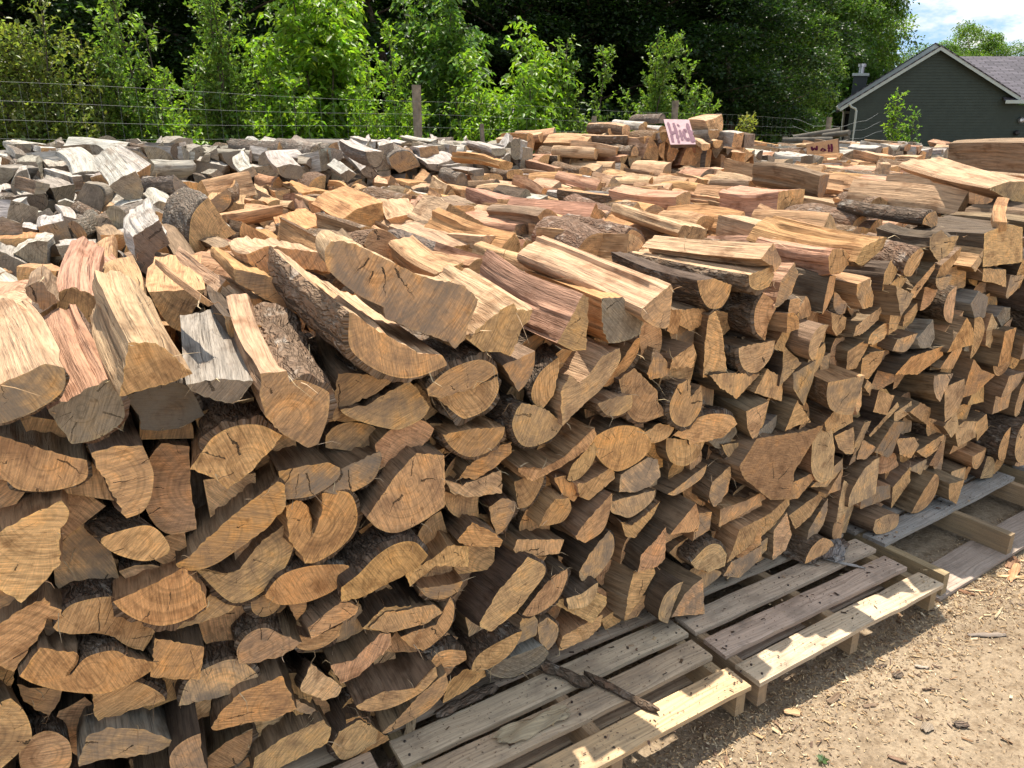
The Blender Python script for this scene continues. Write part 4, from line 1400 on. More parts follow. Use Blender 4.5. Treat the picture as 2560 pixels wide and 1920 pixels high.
k = 0
while True:
    Y = k * PITCH_Y
    if Y > 6.0:
        break
    x0 = -1.15
    x1 = min(12.0, max(6.0, 4.75 + 1.9 * max(0, Y)))
    n = int((x1 - x0) / RES)
    H = np.full(n, .128 + .0 * k)
    rows = []
    if k >= 1:
        rows += [(q, True) for q in pack(x0, x1, H, lambda x: np.full_like(x, .93), prng, 3.0)]
    goal = goal_for(k, Y)
    rows += [(q, False) for q in pack(x0, x1, H, goal, prng, 1.0 if k == 0 else 1.22 if Y < 4.2 else 1.32)]
    for (kind, poly, top), coarse in rows:
        c = poly.mean(0)
        L = prng.uniform(.37, .43) if Y < 4.2 else prng.uniform(.42, .5)
        yy = Y + prng.gauss(0, .022) + .02
        zone = 'top'
        vis = False
        xg = c[0]
        if k == 0:
            i, j = np.clip(((poly[:, 0] - FX0) / .01).astype(int), 0, 619), np.clip((poly[:, 1] / .01).astype(int), 0, 149)
            lo_i, hi_i, lo_j, hi_j = i.min(), i.max() + 1, j.min(), j.max() + 1
            cov = OCC[lo_i:hi_i, lo_j:hi_j].mean()
            yy = (-.05 + prng.gauss(0, .03)) if cov < .22 else .01 + prng.random() * .06
            zone = 'front'
            vis = cov < .5
        else:
            vis = top > goal(np.array([xg]))[0] - .075
        grey = (Y > 4.2 and xg < 4.1) or (Y > 1.5 + 2.4 * max(0, xg - .1)) or (Y > 3.9 and xg > 6.6 and prng.random() < .7)
        if Y > 3.8 and 4.1 < xg < 6.6:
            zone = 'mound'
        if grey:
            ci, ce = prng.choice('wwwwwggb'), prng.choice('ggggggbd')
            zone = 'grey'
        elif k == 0:
            ci, ce = prng.choice('bbbbdf'), prng.choice('fffotp')
        else:
            ci, ce = prng.choice('ttffffoppbw'), prng.choice('fffftbg')
        a = np.array([prng.gauss(0, (.40 if Y > 4.2 else .15) if k else .06), 1.0, prng.gauss(0, .035 if k == 0 else .07)])
        e1, e2, a = frame_for(a / np.linalg.norm(a))
        P = np.array([c[0], yy, c[1]])
        add_spec(np.c_[(poly - c)[:, 0], (poly - c)[:, 1]], P, e1, e2, a, L, side=ci, end=ce,
                 skew=np.array([prng.gauss(0, .07), prng.gauss(0, .07)]),
                 bark=(prng.random() < .55) * prng.uniform(.4, 1), src='packed', kind=kind, zone=zone,
                 vis=vis and not coarse, coarse=coarse, pix=proj(P if k == 0 else P + a * L * .4), top=top, dist=float(np.linalg.norm(P - CAM)),
                 name=None, rough=1.2, row=k)
    k += 1
# a few thrown loose on top
for i in range(230):
    Y = prng.uniform(.5, 4.0) if i < 110 else prng.uniform(4.5, 6.0)
    X = prng.uniform(.3, min(9.5, 3.6 + 2.0 * Y)) if i < 110 else prng.uniform(-.1, 4.1)
    if i > 212:
        X, Y = prng.uniform(-.1, .9), prng.uniform(2.2, 4.2)
    if Y > 4 and 4.0 < X < 6.8:
        continue
    if 3.6 < Y < 4.5 and .7 < X < 4.2:
        continue
    kind, p = rand_shape(prng, prng.uniform(.8, 1.15) if i < 110 else prng.uniform(.75, 1.0))
    q = prng.uniform(0, 6.28)
    p = p @ np.array([[math.cos(q), math.sin(q)], [-math.sin(q), math.cos(q)]])
    zb = 1.20 if Y < 4.3 or X > 4.1 else 1.44
    grey = (Y > 4.2 and X < 4.1) or (Y > 1.5 + 2.4 * max(0, X - .1))
    if X < .9 and 1.8 < Y < 4.3:
        zb += .22 * min(1, (Y - 1.8) / 2.5)
    if X > 6.8 and Y > 3.8:
        zb = 1.38
    a = np.array([prng.gauss(0, .28 if i < 110 else .75), 1.0, prng.gauss(0, .10)])
    e1, e2, a = frame_for(a / np.linalg.norm(a))
    P = np.array([X, Y, zb - p[:, 1].min() * .8])
    pxl = proj(P)
    # keep clear of the logs measured in the photograph
    if any(t['src'] != 'packed' and t['src'] != 'loose' and np.linalg.norm(t['P'] + t['a'] * .2 - P - a * .2) < .24 for t in LOGS):
        continue
    add_spec(p, P, e1, e2, a, prng.uniform(.38, .48), side=prng.choice('wwg') if grey else prng.choice('ttffopb'), end=prng.choice('gggb') if grey else prng.choice('ffftb'),
             skew=np.array([prng.gauss(0, .08), prng.gauss(0, .08)]), bark=(prng.random() < .5) * prng.uniform(.4, 1), src='loose', kind=kind,
             zone='grey' if grey else 'top', vis=True, coarse=False, pix=proj(P + a * .2), name=None, rough=1.3, dist=float(np.linalg.norm(P - CAM)), top=9, row=-1)

# ------------------------------------------------------------------ which logs are things of their own
N_SINGLE = 320
for s in LOGS:
    s['dist'] = float(np.linalg.norm(s['P'] - CAM))
    inside = -60 < s['pix'][0] < 2620 and -60 < s['pix'][1] < 1980
    s['single'] = s['src'] in ('traced', 'lying') and inside
left = N_SINGLE - sum(s['single'] for s in LOGS)
cand = [s for s in LOGS if not s['single'] and s.get('vis') and -20 < s['pix'][0] < 2580 and -20 < s['pix'][1] < 1940]
cand.sort(key=lambda s: s['dist'] * (0.55 if s['src'] == 'loose' else 1) + (0.8 if s.get('row') == 0 else 0))
for s in cand[:max(0, left)]:
    s['single'] = True


def shape_word(s):
    if s.get('kind'):
        return s['kind']
    P = s['poly']
    c = P - P.mean(0)
    w = np.linalg.svd(c, compute_uv=False)
    asp = w[0] / max(w[1], 1e-6)
    if len(P) <= 4:
        return 'slim' if asp > 2.2 else 'four-cornered' if len(P) == 4 else 'three-sided'
    if asp > 2.6:
        return 'narrow'
    if asp > 1.8:
        return 'half-round' if len(P) > 6 else 'flattened'
    return 'chunky' if len(P) > 6 else 'five-sided'


END_W = dict(f="tan-ended", t="cream-ended", o="orange-ended", p="pink-ended", b="brown-ended", g="grey-ended", w="pale-ended", d="dark-ended")
LM = [s for s in LOGS if s['single'] and s['name']]
USED = set()
for s in LM:
    nm = s['name'].replace('_', ' ')
    w = nm.split()
    lab = nm
    if len(w) < 8:
        lab += {'front': ', in the front face of the stack', 'top': ', on top of the pile', 'grey': ', in the weathered grey pile', 'mound': ', on the heaped mound behind'}[s['zone']]
    s['label'] = lab
    USED.add(lab)
SHORT = {}
BREAKS = {'with', 'under', 'at', 'in', 'on', 'of', 'and', 'between', 'lying', 'resting', 'beside', 'by', 'near', 'next', 'tucked', 'slanting',
          'hanging', 'set', 'standing', 'touching', 'jutting', 'split', 'leaning', 'stuck', 'wedged', 'above', 'below', 'low', 'high', 'tilted',
          'sloping', 'sticking', 'poking', 'right', 'left', 'among', 'behind', 'just', 'cut', 'capped', 'far', 'across', 'alone', 'over', 'midway'}
for s in LM:
    w = s['name'].replace('_', ' ').split()
    if len(w) > 7:
        cuts = [i for i, q in enumerate(w) if q in BREAKS and 3 <= i <= 7]
        w = w[:max(cuts)] if cuts else []
        while w and w[-1] in BREAKS | {'a', 'the', 'its', 'one'}:
            w = w[:-1]
    if len(w) >= 3:
        SHORT[id(s)] = ' '.join(w)
_cnt = {}
for v in SHORT.values():
    _cnt[v] = _cnt.get(v, 0) + 1
SHORT = {k_: v for k_, v in SHORT.items() if _cnt[v] == 1}
REFS = [s for s in LM if id(s) in SHORT]


def where_from(s, t):
    dx, dy = s['pix'][0] - t['pix'][0], s['pix'][1] - t['pix'][1]
    an = math.degrees(math.atan2(-dy, dx)) % 360
    d = ['right of', 'above and right of', 'above', 'above and left of', 'left of', 'below and left of', 'below', 'below and right of'][int(((an + 22.5) % 360) // 45)]
    return d, math.hypot(dx, dy)


for s in LOGS:
    if not s['single'] or s['name']:
        continue
    head = f"{END_W[s['end']]} {shape_word(s)} log" if s['zone'] == 'front' else f"{SIDE_W[s['side']]} {shape_word(s)} log"
    near = sorted(REFS, key=lambda t: where_from(s, t)[1])[:9]
    done = False
    for lead in ('just ', '', 'a little way ', 'some way ', 'further '):
        for t in near:
            d, r_ = where_from(s, t)
            lab = f"{head} {lead}{d} the {SHORT[id(t)]}"
            if lab not in USED and len(lab.split()) <= 16:
                s['label'] = lab
                USED.add(lab)
                done = True
                break
        if done:
            break
    if not done:
        s['label'] = f"{head} on top of the pile"

GROUPS = dict(front='split logs in the front face of the stack', top='split logs lying on top of the pile', grey='weathered logs of the grey pile', mound='logs heaped on the mound behind')


def tints(s, rng):
    sc = jit(SIDE[s['side']], rng, .12)
    ec = jit(ENDC[s['end']], rng, .12)
    return sc, ec


def build_log(s):
    s['lod'] = 0 if s['dist'] < 3.6 else 1
    m = log_mesh(s)
    rng = random.Random(s['seed'] + 1)
    sc, ec = tints(s, rng)
    V, F, mi, G = m['body']
    rv, rf, rg = m['rear']
    n = len(V)
    org = s['P']
    VV = np.vstack([V, rv])
    FF = F + [tuple(i + n for i in q) for q in rf]
    T = np.vstack([np.tile((*sc, m['seed01']), (n, 1)), np.tile((*ec, m['seed01']), (len(rv), 1))])
    o = mesh_obj('firewood_log', VV, FF, [M_SPLIT, M_BARK, M_END], None, T, np.vstack([G, rg]), mi + [2] * len(rf), 42, org)
    tag(o, s['label'], 'firewood log', GROUPS[s['zone']])
    ev, ef, eg = m['end']
    e = mesh_obj('cut_end', ev - org, ef, M_END, o, (*ec, m['seed01']), eg)
    if m['bark'] is not None:
        bv, bf, bg = m['bark']
        mesh_obj('bark', bv - org, bf, M_BARK, o, (*sc, m['seed01']), bg, None, 50)
    return o


mass = {z: Acc() for z in ('fresh', 'grey')}
for s in LOGS:
    if s['single']:
        build_log(s)
        continue
    s['lod'] = 2 if (s.get('coarse') or not s.get('vis', True) or not (-250 < s['pix'][0] < 2800 and -100 < s['pix'][1] < 2100)) else 1
    m = log_mesh(s)
    rng = random.Random(s['seed'] + 1)
    sc, ec = tints(s, rng)
    acc = mass['grey' if s['zone'] == 'grey' else 'fresh']
    V, F, mi, G = m['body']
    acc.add(V, F, mi, (*sc, m['seed01']), G)
    for key in ('end', 'rear'):
        v, f, g = m[key]
        acc.add(v, f, 2, (*ec, m['seed01']), g)
o = mass['fresh'].build('stacked_firewood', [M_SPLIT, M_BARK, M_END], None, 42)
tag(o, 'mass of smaller split logs filling the inside and back of the tan wood pile', 'firewood', None, 'stuff')
o = mass['grey'].build('weathered_firewood', [M_SPLIT, M_BARK, M_END], None, 42)
tag(o, 'mass of smaller bleached grey logs filling the weathered pile behind', 'firewood', None, 'stuff')

# ------------------------------------------------------------------ ground
def ground():
    # one sheet to the horizon, finely cut and uneven near the pile
    xs = np.concatenate([[-300, -60, -12, -3], np.linspace(-1, 6, 141), [8, 12, 20, 60, 300]])
    ys = np.concatenate([[-300, -60, -12, -4], np.linspace(-2.2, .4, 66), [2, 6, 12, 30, 80, 300]])
    X, Yg = np.meshgrid(xs, ys, indexing='ij')
    w1, w2, w3 = Waves(random.Random(3), 6, 2, 6, 2, 6), Waves(random.Random(4), 8, 9, 26, 9, 26), Waves(random.Random(5), 8, 40, 90, 40, 90)
    near = ((X > -1.1) & (X < 6.1) & (Yg > -2.3) & (Yg < .5)).astype(float)
    Z = (-.012 + .012 * w1(X, Yg) + .006 * w2(X, Yg) + .0028 * w3(X, Yg)) * near - .012 * (1 - near)
    V = np.stack([X, Yg, Z], -1).reshape(-1, 3)
    m = len(ys)
    F = [(i * m + j, (i + 1) * m + j, (i + 1) * m + j + 1, i * m + j + 1) for i in range(len(xs) - 1) for j in range(m - 1)]
    o = mesh_obj('ground', V, F, M_DIRT, smooth=80)
    tag(o, 'bare tan dirt strewn with wood chips and bark crumbs', None, None, 'structure')

    def height(x, y):
        return float(-.012 + .012 * w1(x, y) + .006 * w2(x, y) + .0028 * w3(x, y))
    return height, lambda x, y: -.012 + .012 * w1(x, y) + .006 * w2(x, y) + .0028 * w3(x, y)


GZ, GZA = ground()


def chips():
    r = np.random.RandomState(11)
    n = 30000
    cols = np.array([(.50, .37, .22), (.44, .30, .165), (.36, .245, .14), (.60, .48, .32), (.20, .125, .08), (.13, .085, .06), (.30, .18, .10), (.27, .20, .15)])
    wts = np.array([5, 5, 4, 4, 3, 2, 2, 2], float)
    x = r.uniform(.2, 6.2, n)
    y = np.where(r.rand(n) < .6, -.15 - np.abs(r.normal(0, .62, n)), -.36 - np.abs(r.normal(0, .12, n)))
    l = np.where(r.rand(n) < .955, r.uniform(.003, .012, n), r.uniform(.012, .034, n))
    w = l * r.uniform(.10, .40, n)
    th = r.uniform(.0005, .0016, n)
    c = cols[r.choice(len(cols), n, p=wts / wts.sum())] * r.uniform(.8, 1.2, (n, 1))
    a = r.uniform(0, 6.283, n)
    z = GZA(x, y) + .002 + r.rand(n) * .004
    d = np.stack([np.cos(a), np.sin(a), r.normal(0, .28, n)], 1)
    s_ = np.stack([-np.sin(a), np.cos(a), r.normal(0, .28, n)], 1)
    c0 = np.stack([x, y, z], 1)
    k, e1, e2 = r.uniform(.3, 1, n), r.uniform(.6, 1, n), r.uniform(.6, 1, n)
    L2, W2 = (l / 2)[:, None], (w / 2)[:, None]
    top = np.stack([c0 - d * L2 - s_ * W2, c0 + d * L2 - s_ * W2 * k[:, None], c0 + d * L2 * e1[:, None] + s_ * W2, c0 - d * L2 * e2[:, None] + s_ * W2 * k[:, None]], 1)
    up = np.zeros((n, 1, 3))
    up[:, 0, 2] = th
    V = np.concatenate([top + up, top - up], 1).reshape(-1, 3)
    fb = np.array([(0, 1, 2, 3), (4, 5, 1, 0), (5, 6, 2, 1), (6, 7, 3, 2), (7, 4, 0, 3)])
    F = (np.arange(n)[:, None, None] * 8 + fb[None]).reshape(-1, 4).tolist()
    T = np.repeat(np.c_[c, np.ones(n)], 8, 0)
    o = mesh_obj('wood_chips', V, F, M_CHIP, None, T)
    tag(o, 'scattered sawdust, wood chips and bark crumbs on the dirt', 'wood chips', None, 'stuff')


chips()


# ------------------------------------------------------------------ pallets
GREYB = [(.45, .35, .27), (.39, .31, .25), (.49, .37, .265), (.37, .30, .245)]


def board(parent, name, x0, x1, y0, y1, z0, z1, rng, col, skew=0.0, org=(0, 0, 0), sag=.0035, cut=None):
    """a sawn board running along X (or along Y when narrower in X), slightly warped"""
    along_x = (x1 - x0) >= (y1 - y0)
    n = 12
    acc_v, faces, gr = [], [], []
    w1 = Waves(rng, 3, 1, 5, 1, 3)
    for i in range(n + 1):
        u = i / n
        dz = sag * float(w1(u * 2, 0))
        e = .0012 * rng.gauss(0, 1)
        for (a, b) in ((0, 0), (.06, 1), (.94, 1), (1, 0)):
            if along_x:
                x = x0 + (x1 - x0) * u
                y = y0 + (y1 - y0) * a + skew * u + e
                if i in (0, n):
                    x += .002 * rng.gauss(0, 1)
                v = (x, y, (z1 + dz) if b or True else z0)
                s_, t_ = (y1 - y0) * a, (x1 - x0) * u
            else:
                y = y0 + (y1 - y0) * u
                x = x0 + (x1 - x0) * a + skew * u + e
                v = (x, y, z1 + dz)
                s_, t_ = (x1 - x0) * a, (y1 - y0) * u
            zz = v[2] - (.0016 if b == 0 else 0)
            acc_v.append((v[0], v[1], zz))
            gr.append((s_, t_, 0))
        for a in (1, 0):
            if along_x:
                v = (x0 + (x1 - x0) * u, y0 + (y1 - y0) * a + skew * u + e, z0 + dz)
                s_, t_ = (y1 - y0) + (z1 - z0) + .3 * (1 - a), (x1 - x0) * u
            else:
                v = (x0 + (x1 - x0) * a + skew * u + e, y0 + (y1 - y0) * u, z0 + dz)
                s_, t_ = (x1 - x0) + (z1 - z0) + .3 * (1 - a), (y1 - y0) * u
            acc_v.append(v)
            gr.append((s_, t_, 0))
    k = 6
    for i in range(n):
        for j in range(k):
            q = (i * k + j, i * k + (j + 1) % k, (i + 1) * k + (j + 1) % k, (i + 1) * k + j)
            faces.append(q[::-1] if along_x else q)
    faces.append(tuple(range(k)))
    faces.append(tuple(n * k + j for j in range(k - 1, -1, -1)))
    sd = rng.random()
    g = np.array(gr) + np.array([sd * 3, sd * 11, 0])
    V = np.array(acc_v) - np.asarray(org)
    o = mesh_obj(name, V, faces, M_BOARD, parent, (*jit(col, rng, .1), sd), g, None, 35)
    return o


ZT, ZB = .125, .108


def pallet(label, x0, x1, yo, rows, rng, missing=(), rot=0.0, z_up=0.0, colr=None):
    org = np.array([(x0 + x1) / 2, .2, 0])
    p = empty('pallet', org, label=label, cat='pallet', group='pallets under the stack')
    p.rotation_euler.z = rot
    p.location.z = z_up
    W = .096
    for i, y in enumerate(rows):
        if i in missing:
            continue
        c = colr[i % len(colr)] if colr else rng.choice(GREYB)
        board(p, 'deck_board', x0 + rng.uniform(0, .02), x1 - rng.uniform(0, .02), y, y + W, ZB, ZT, rng, c, rng.gauss(0, .004), org)
    for y in (.25, .42, .60):
        board(p, 'deck_board', x0, x1, y, y + W, ZB, ZT, rng, rng.choice(GREYB), 0, org)
    for x in (x0 + .018, (x0 + x1) / 2 - .02, x1 - .056):
        board(p, 'stringer', x, x + .038, rows[0] + .012, .70, .017, ZB - .0005, rng, (.36, .26, .15), 0, org, .001)
    nails = Acc()
    for i, y in enumerate(rows):
        if i in missing:
            continue
        for x in (x0 + .037, (x0 + x1) / 2, x1 - .037):
            for dy in (.025, .068):
                c = np.array([x + rng.gauss(0, .006), y + dy + rng.gauss(0, .004), ZT + .002]) - org
                th = np.linspace(0, 6.283, 8, endpoint=False)
                nails.add(np.vstack([[c + np.array([.0036 * math.cos(q), .0036 * math.sin(q), z]) for q in th] for z in (-.003, .0012)]), [tuple(range(8, 16))] + [(q, (q + 1) % 8, 8 + (q + 1) % 8, 8 + q) for q in range(8)])
    no = nails.build('nail_heads', M_NAIL, p)
    no['kind'] = 'stuff'
    for y in (rows[0] + (.005 if len(missing) else .20), .12, .60):
        board(p, 'bottom_board', x0, x1, y, y + (.15 if len(missing) else .092), .001, .0165, rng, rng.choice(GREYB), 0, org)
    return p


prg = random.Random(5)
FRESHB, WARM = (.60, .425, .24), (.50, .385, .27)
pallet('left-hand pallet at the bottom of the photo, mostly hidden under the logs', -.50, .515, -.33, (-.42, -.28, -.14, .0), prg, missing=(0, 1))
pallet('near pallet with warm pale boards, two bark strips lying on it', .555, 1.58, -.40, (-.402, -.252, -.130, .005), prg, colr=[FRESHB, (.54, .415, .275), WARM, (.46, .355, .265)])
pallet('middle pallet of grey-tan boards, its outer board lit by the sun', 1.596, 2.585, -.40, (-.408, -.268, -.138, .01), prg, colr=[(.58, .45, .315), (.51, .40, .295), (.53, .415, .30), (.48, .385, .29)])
pallet('far pallet missing two deck boards, with bare stringers showing', 2.625, 3.735, -.36, (-.36, -.25, -.11, .01), prg, missing=(0, 1), rot=R(2.0), colr=[(.30, .275, .25), (.30, .275, .25), (.31, .285, .26), (.34, .31, .27)])
pallet('farthest pallet at the right edge with a thick grey top board', 3.78, 4.80, -.30, (-.30, -.13, .0, .1), prg, missing=(0,), rot=R(1.0), z_up=.03, colr=[(.27, .26, .255), (.26, .25, .245)])

pallet('pallet beyond the farthest one, hidden past the right edge under the stack', 4.84, 5.90, -.30, (-.30, -.16, -.02, .1), prg, rot=R(.5))
pallet('pallet under the left end of the stack, below the frame', -1.56, -.52, -.33, (-.36, -.22, -.08, .06), prg)


# ------------------------------------------------------------------ loose bark, sticks and splinters
def flake(name, label, cat, centre, length, width, thick, yaw, rng, mat, col, curl=.3, z=None, tilt=0.0, group=None, n=9, m=5):
    """an irregular curled piece of bark or split wood"""
    V, G, F = [], [], []
    w = Waves(rng, 4, 3, 9, 3, 9)
    cy, sy = math.cos(yaw), math.sin(yaw)
    z0 = centre[2] if z is None else z
    edge = [1 - .35 * rng.random() for _ in range(n + 1)]
    edge[0] *= rng.uniform(.2, .7)
    edge[-1] *= rng.uniform(.2, .7)
    sh = [rng.gauss(0, .12) for _ in range(n + 1)]
    for side in (1, 0):
        for i in range(n + 1):
            u = i / n - .5
            for j in range(m):
                q = (j / (m - 1) - .5)
                x = u * length + .006 * rng.gauss(0, 1) * (length / .2)
                y = (q * edge[i] + sh[i] * .35) * width
                zz = -curl * width * (q * 2) ** 2 * .5 + curl * width * .5 + .10 * width * float(w(u * 2, q)) + tilt * u * length
                zz += thick * side * (1 if 0 < j < m - 1 else .55)
                V.append((x * cy - y * sy, x * sy + y * cy, zz))
                G.append((y + 3 * side, x, 0))
    V = np.array(V)
    V[:, 2] -= V[:, 2].min()
    r = m
    o_ = (n + 1) * m
    for i in range(n):
        for j in range(m - 1):
            a = i * r + j
            F.append((a, a + r, a + r + 1, a + 1))
            F.append((o_ + a + 1, o_ + a + r + 1, o_ + a + r, o_ + a))
        for a, fl in ((i * r, 0), (i * r + m - 1, 1)):
            q = (a, a + r, o_ + a + r, o_ + a)
            F.append(q[::-1] if not fl else q)
    for i, fl in ((0, 0), (n, 1)):
        for j in range(m - 1):
            a = i * r + j
            q = (a, a + 1, o_ + a + 1, o_ + a)
            F.append(q if not fl else q[::-1])
    G = np.array(G)
    sd = rng.random()
    G[:, 0] += sd * 4
    o = mesh_obj(name, V, F, mat, None, (*col, sd), G, None, 45)
    o.location = (centre[0], centre[1], z0)
    tag(o, label, cat, group)
    return o


frng = random.Random(9)


def spot(tile, p, z):
    q = on_z(px(tile, p), z)
    return (float(q[0]), float(q[1]), z)


flake('bark_strip', 'short dark strip of bark bridging the gaps of the near pallet', 'bark', spot('D', (1120, 1150), ZT + .002), .19, .05, .010, R(-66), frng, M_BARK, (.2, .15, .1), .5)
flake('bark_strip', 'long curved strip of bark reaching down to the lit outer board', 'bark', spot('D', (1440, 1250), ZT + .002), .24, .028, .011, R(-70), frng, M_BARK, (.25, .17, .11), .5)
flake('bark_strip', 'flat dark flake of bark on the second board of the near pallet', 'bark', spot('D', (590, 1290), ZT + .002), .20, .045, .006, R(4), frng, M_BARK, (.2, .15, .11), .25)
flake('bark_sheet', 'curled sheet of grey flaky bark on the middle pallet', 'bark', spot('G', (790, 1215), ZT + .002), .24, .13, .008, R(-6), frng, M_BARK, (.30, .25, .21), .22)
flake('bark_sheet', 'silvery bark flake lying against the curled brown sheet', 'bark', spot('G', (900, 1230), ZT + .012), .13, .085, .005, R(22), frng, M_BARK, (.75, .73, .72), .3, tilt=.12)
flake('wood_splinter', 'pale splinter hanging over a gap of the middle pallet', 'splinter', spot('G', (975, 1300), ZT + .002), .13, .018, .004, R(-58), frng, M_SPLIT, (.5, .46, .42), .1)
flake('wood_scrap', 'flat scrap of wood on the board of the far pallet', 'wood scrap', spot('G', (1580, 770), ZT + .002), .09, .035, .010, R(-14), frng, M_SPLIT, (.50, .38, .25), .1)
flake('wood_splinter', 'frayed splinter standing off the left end of the near pallet', 'splinter', spot('D', (280, 1540), .06), .20, .035, .010, R(60), frng, M_SPLIT, (.45, .32, .19), .2, tilt=.5)
flake('bark_strip', 'dark reddish bark scrap at the left end of the near pallet', 'bark', spot('D', (250, 1600), .05), .18, .04, .008, R(12), frng, M_BARK, (.2, .13, .09), .3)
L_ = (1960, 1340, .3497)
TILES['L'] = L_
gpieces = [
    ('bark_piece', 'narrow curled bark piece near the bottom of the dirt', 'bark', (360, 1160), .066, .022, M_SPLIT, (.25, .17, .11), 8),
    ('bark_piece', 'rounded bark disc in the middle of the dirt', 'bark', (815, 985), .040, .030, M_BARK, (.34, .27, .20), 0),
    ('wood_scrap', 'short orange split scrap beside the shadow of the near pallet', 'wood scrap', (60, 1250), .055, .035, M_SPLIT, (.52, .33, .18), -40),
    ('bark_piece', 'long grey bark strip on the sunlit dirt at the right', 'bark', (1450, 700), .13, .024, M_SPLIT, (.26, .21, .17), -32),
    ('wood_splinter', 'pale straight splinter on the dirt below the far pallet', 'splinter', (1535, 550), .09, .010, M_SPLIT, (.60, .47, .30), 12),
    ('bark_piece', 'blunt bark chip with a pale chip on it near the lower right', 'bark', (1020, 1370), .045, .034, M_SPLIT, (.33, .26, .19), 10),
    ('bark_piece', 'grey bark chip right of the blunt one near the lower right', 'bark', (1265, 1350), .044, .032, M_BARK, (.30, .25, .20), -30),
    ('wood_splinter', 'long orange splinter lying at the right edge', 'splinter', (1610, 290), .17, .022, M_SPLIT, (.60, .42, .23), -38),
    ('wood_splinter', 'broad orange splinter beside the long one at the right edge', 'splinter', (1640, 265), .16, .035, M_SPLIT, (.50, .27, .14), 18),
    ('bark_piece', 'red-brown shaggy bark lump under the far pallet edge', 'bark', (1630, 190), .12, .045, M_SPLIT, (.30, .17, .10), 14),
    ('bark_piece', 'reddish splintered bark under the lit board corner', 'bark', (1290, 400), .07, .022, M_SPLIT, (.30, .16, .09), -68),
    ('wood_splinter', 'thin pale splinter beside the reddish bark', 'splinter', (1380, 390), .10, .011, M_SPLIT, (.60, .44, .27), -40),
    ('bark_piece', 'small dark bark flake left of the round bark disc', 'bark', (690, 925), .045, .014, M_BARK, (.2, .14, .1), -20),
    ('bark_piece', 'thin brown bark sliver at the bottom edge', 'bark', (810, 1600), .05, .014, M_SPLIT, (.24, .15, .1), -60),
    ('bark_piece', 'narrow pale bark flake above the round bark disc', 'bark', (985, 930), .045, .014, M_SPLIT, (.44, .36, .28), -45),
    ('bark_piece', 'thin red-brown sliver below the round bark disc', 'bark', (1050, 1090), .055, .009, M_BARK, (.33, .18, .1), -35),
    ('bark_piece', 'pair-like brown bark crumbs left of the lower right chips', 'bark', (610, 1210), .045, .015, M_SPLIT, (.22, .15, .1), -22),
]
for nm, lab, cat, p, l, w, mt, c, yw in gpieces:
    q = spot('L', p, 0.0)
    flake(nm, lab, cat, (q[0], q[1], GZ(q[0], q[1]) + .002), l, w, .004, R(yw), frng, mt, c, .16, group='bark and splinters on the dirt', n=6, m=4)
# the small broken-off step on the second board of the near pallet
flake('wood_scrap', 'split-off sliver lying on the second board of the near pallet', 'wood scrap', spot('D', (960, 1430), ZT + .002), .22, .07, .007, R(-2), frng, M_BOARD, (.46, .37, .24), .05)
# crumbs and dust lying on the deck boards, and stringy splinters on the wood
acc = Acc()
crng = random.Random(31)
for i in range(1700):
    x = crng.uniform(.6, 3.7)
    y = crng.choice((-.355, -.21, -.085, .02)) + crng.gauss(0, .03)
    if x > 2.6 and y < -.12:
        continue
    l = crng.uniform(.002, .007) if crng.random() < .93 else crng.uniform(.008, .02)
    a = crng.uniform(0, 6.28)
    d = np.array([math.cos(a), math.sin(a), 0]) * l / 2
    s_ = np.array([-math.sin(a), math.cos(a), 0]) * l * crng.uniform(.08, .3)
    c0 = np.array([x, y, ZT + .0035 + crng.random() * .001])
    c = jit(crng.choice([(.10, .065, .045), (.16, .10, .065), (.08, .055, .04), (.42, .30, .18)]), crng, .2)
    up = np.array([0, 0, .002])
    acc.add([c0 - d - s_, c0 + d - s_, c0 + d + s_, c0 - d + s_, c0 + up], [(0, 1, 4), (1, 2, 4), (2, 3, 4), (3, 0, 4)], 0, (*c, 1))
o = acc.build('bark_crumbs', M_CHIP)
tag(o, 'dark crumbs of bark and chips lying on the pallet boards', 'bark crumbs', None, 'stuff')

acc = Acc()
hosts = [s for s in LOGS if s['single'] and s['dist'] < 6.5]
for i in range(2200):
    s = crng.choice(hosts)
    t = crng.uniform(0.0, s['L'])
    th = crng.uniform(0, 6.28)
    pl = s['poly']
    v = pl[crng.randrange(len(pl))] * crng.uniform(.85, 1.0)
    p0 = s['P'] + v[0] * s['e1'] + v[1] * s['e2'] + s['a'] * (t if crng.random() < .6 else 0.0)
    l = crng.uniform(.015, .06)
    d1 = s['a'] * crng.choice((-1, -1, 1)) * crng.uniform(.2, 1) + np.array([crng.gauss(0, .5), crng.gauss(0, .5), crng.gauss(.15, .5)])
    d1 /= np.linalg.norm(d1)
    d2 = d1 + np.array([crng.gauss(0, .5), crng.gauss(0, .5), crng.gauss(-.2, .5)])
    pts = [p0, p0 + d1 * l * .5, p0 + d1 * l * .5 + d2 * l * .4]
    r = crng.uniform(.0005, .0013)
    v, f = tube(pts, [r, r * .8, r * .2], 3)
    acc.add(v, f, 0, (*jit(crng.choice([(.55, .40, .24), (.62, .48, .30), (.36, .22, .12)]), crng, .15), 1))
o = acc.build('wood_fibres', M_CHIP)
tag(o, 'loose stringy splinters and fibres sticking out of the split logs', 'wood fibres', None, 'stuff')

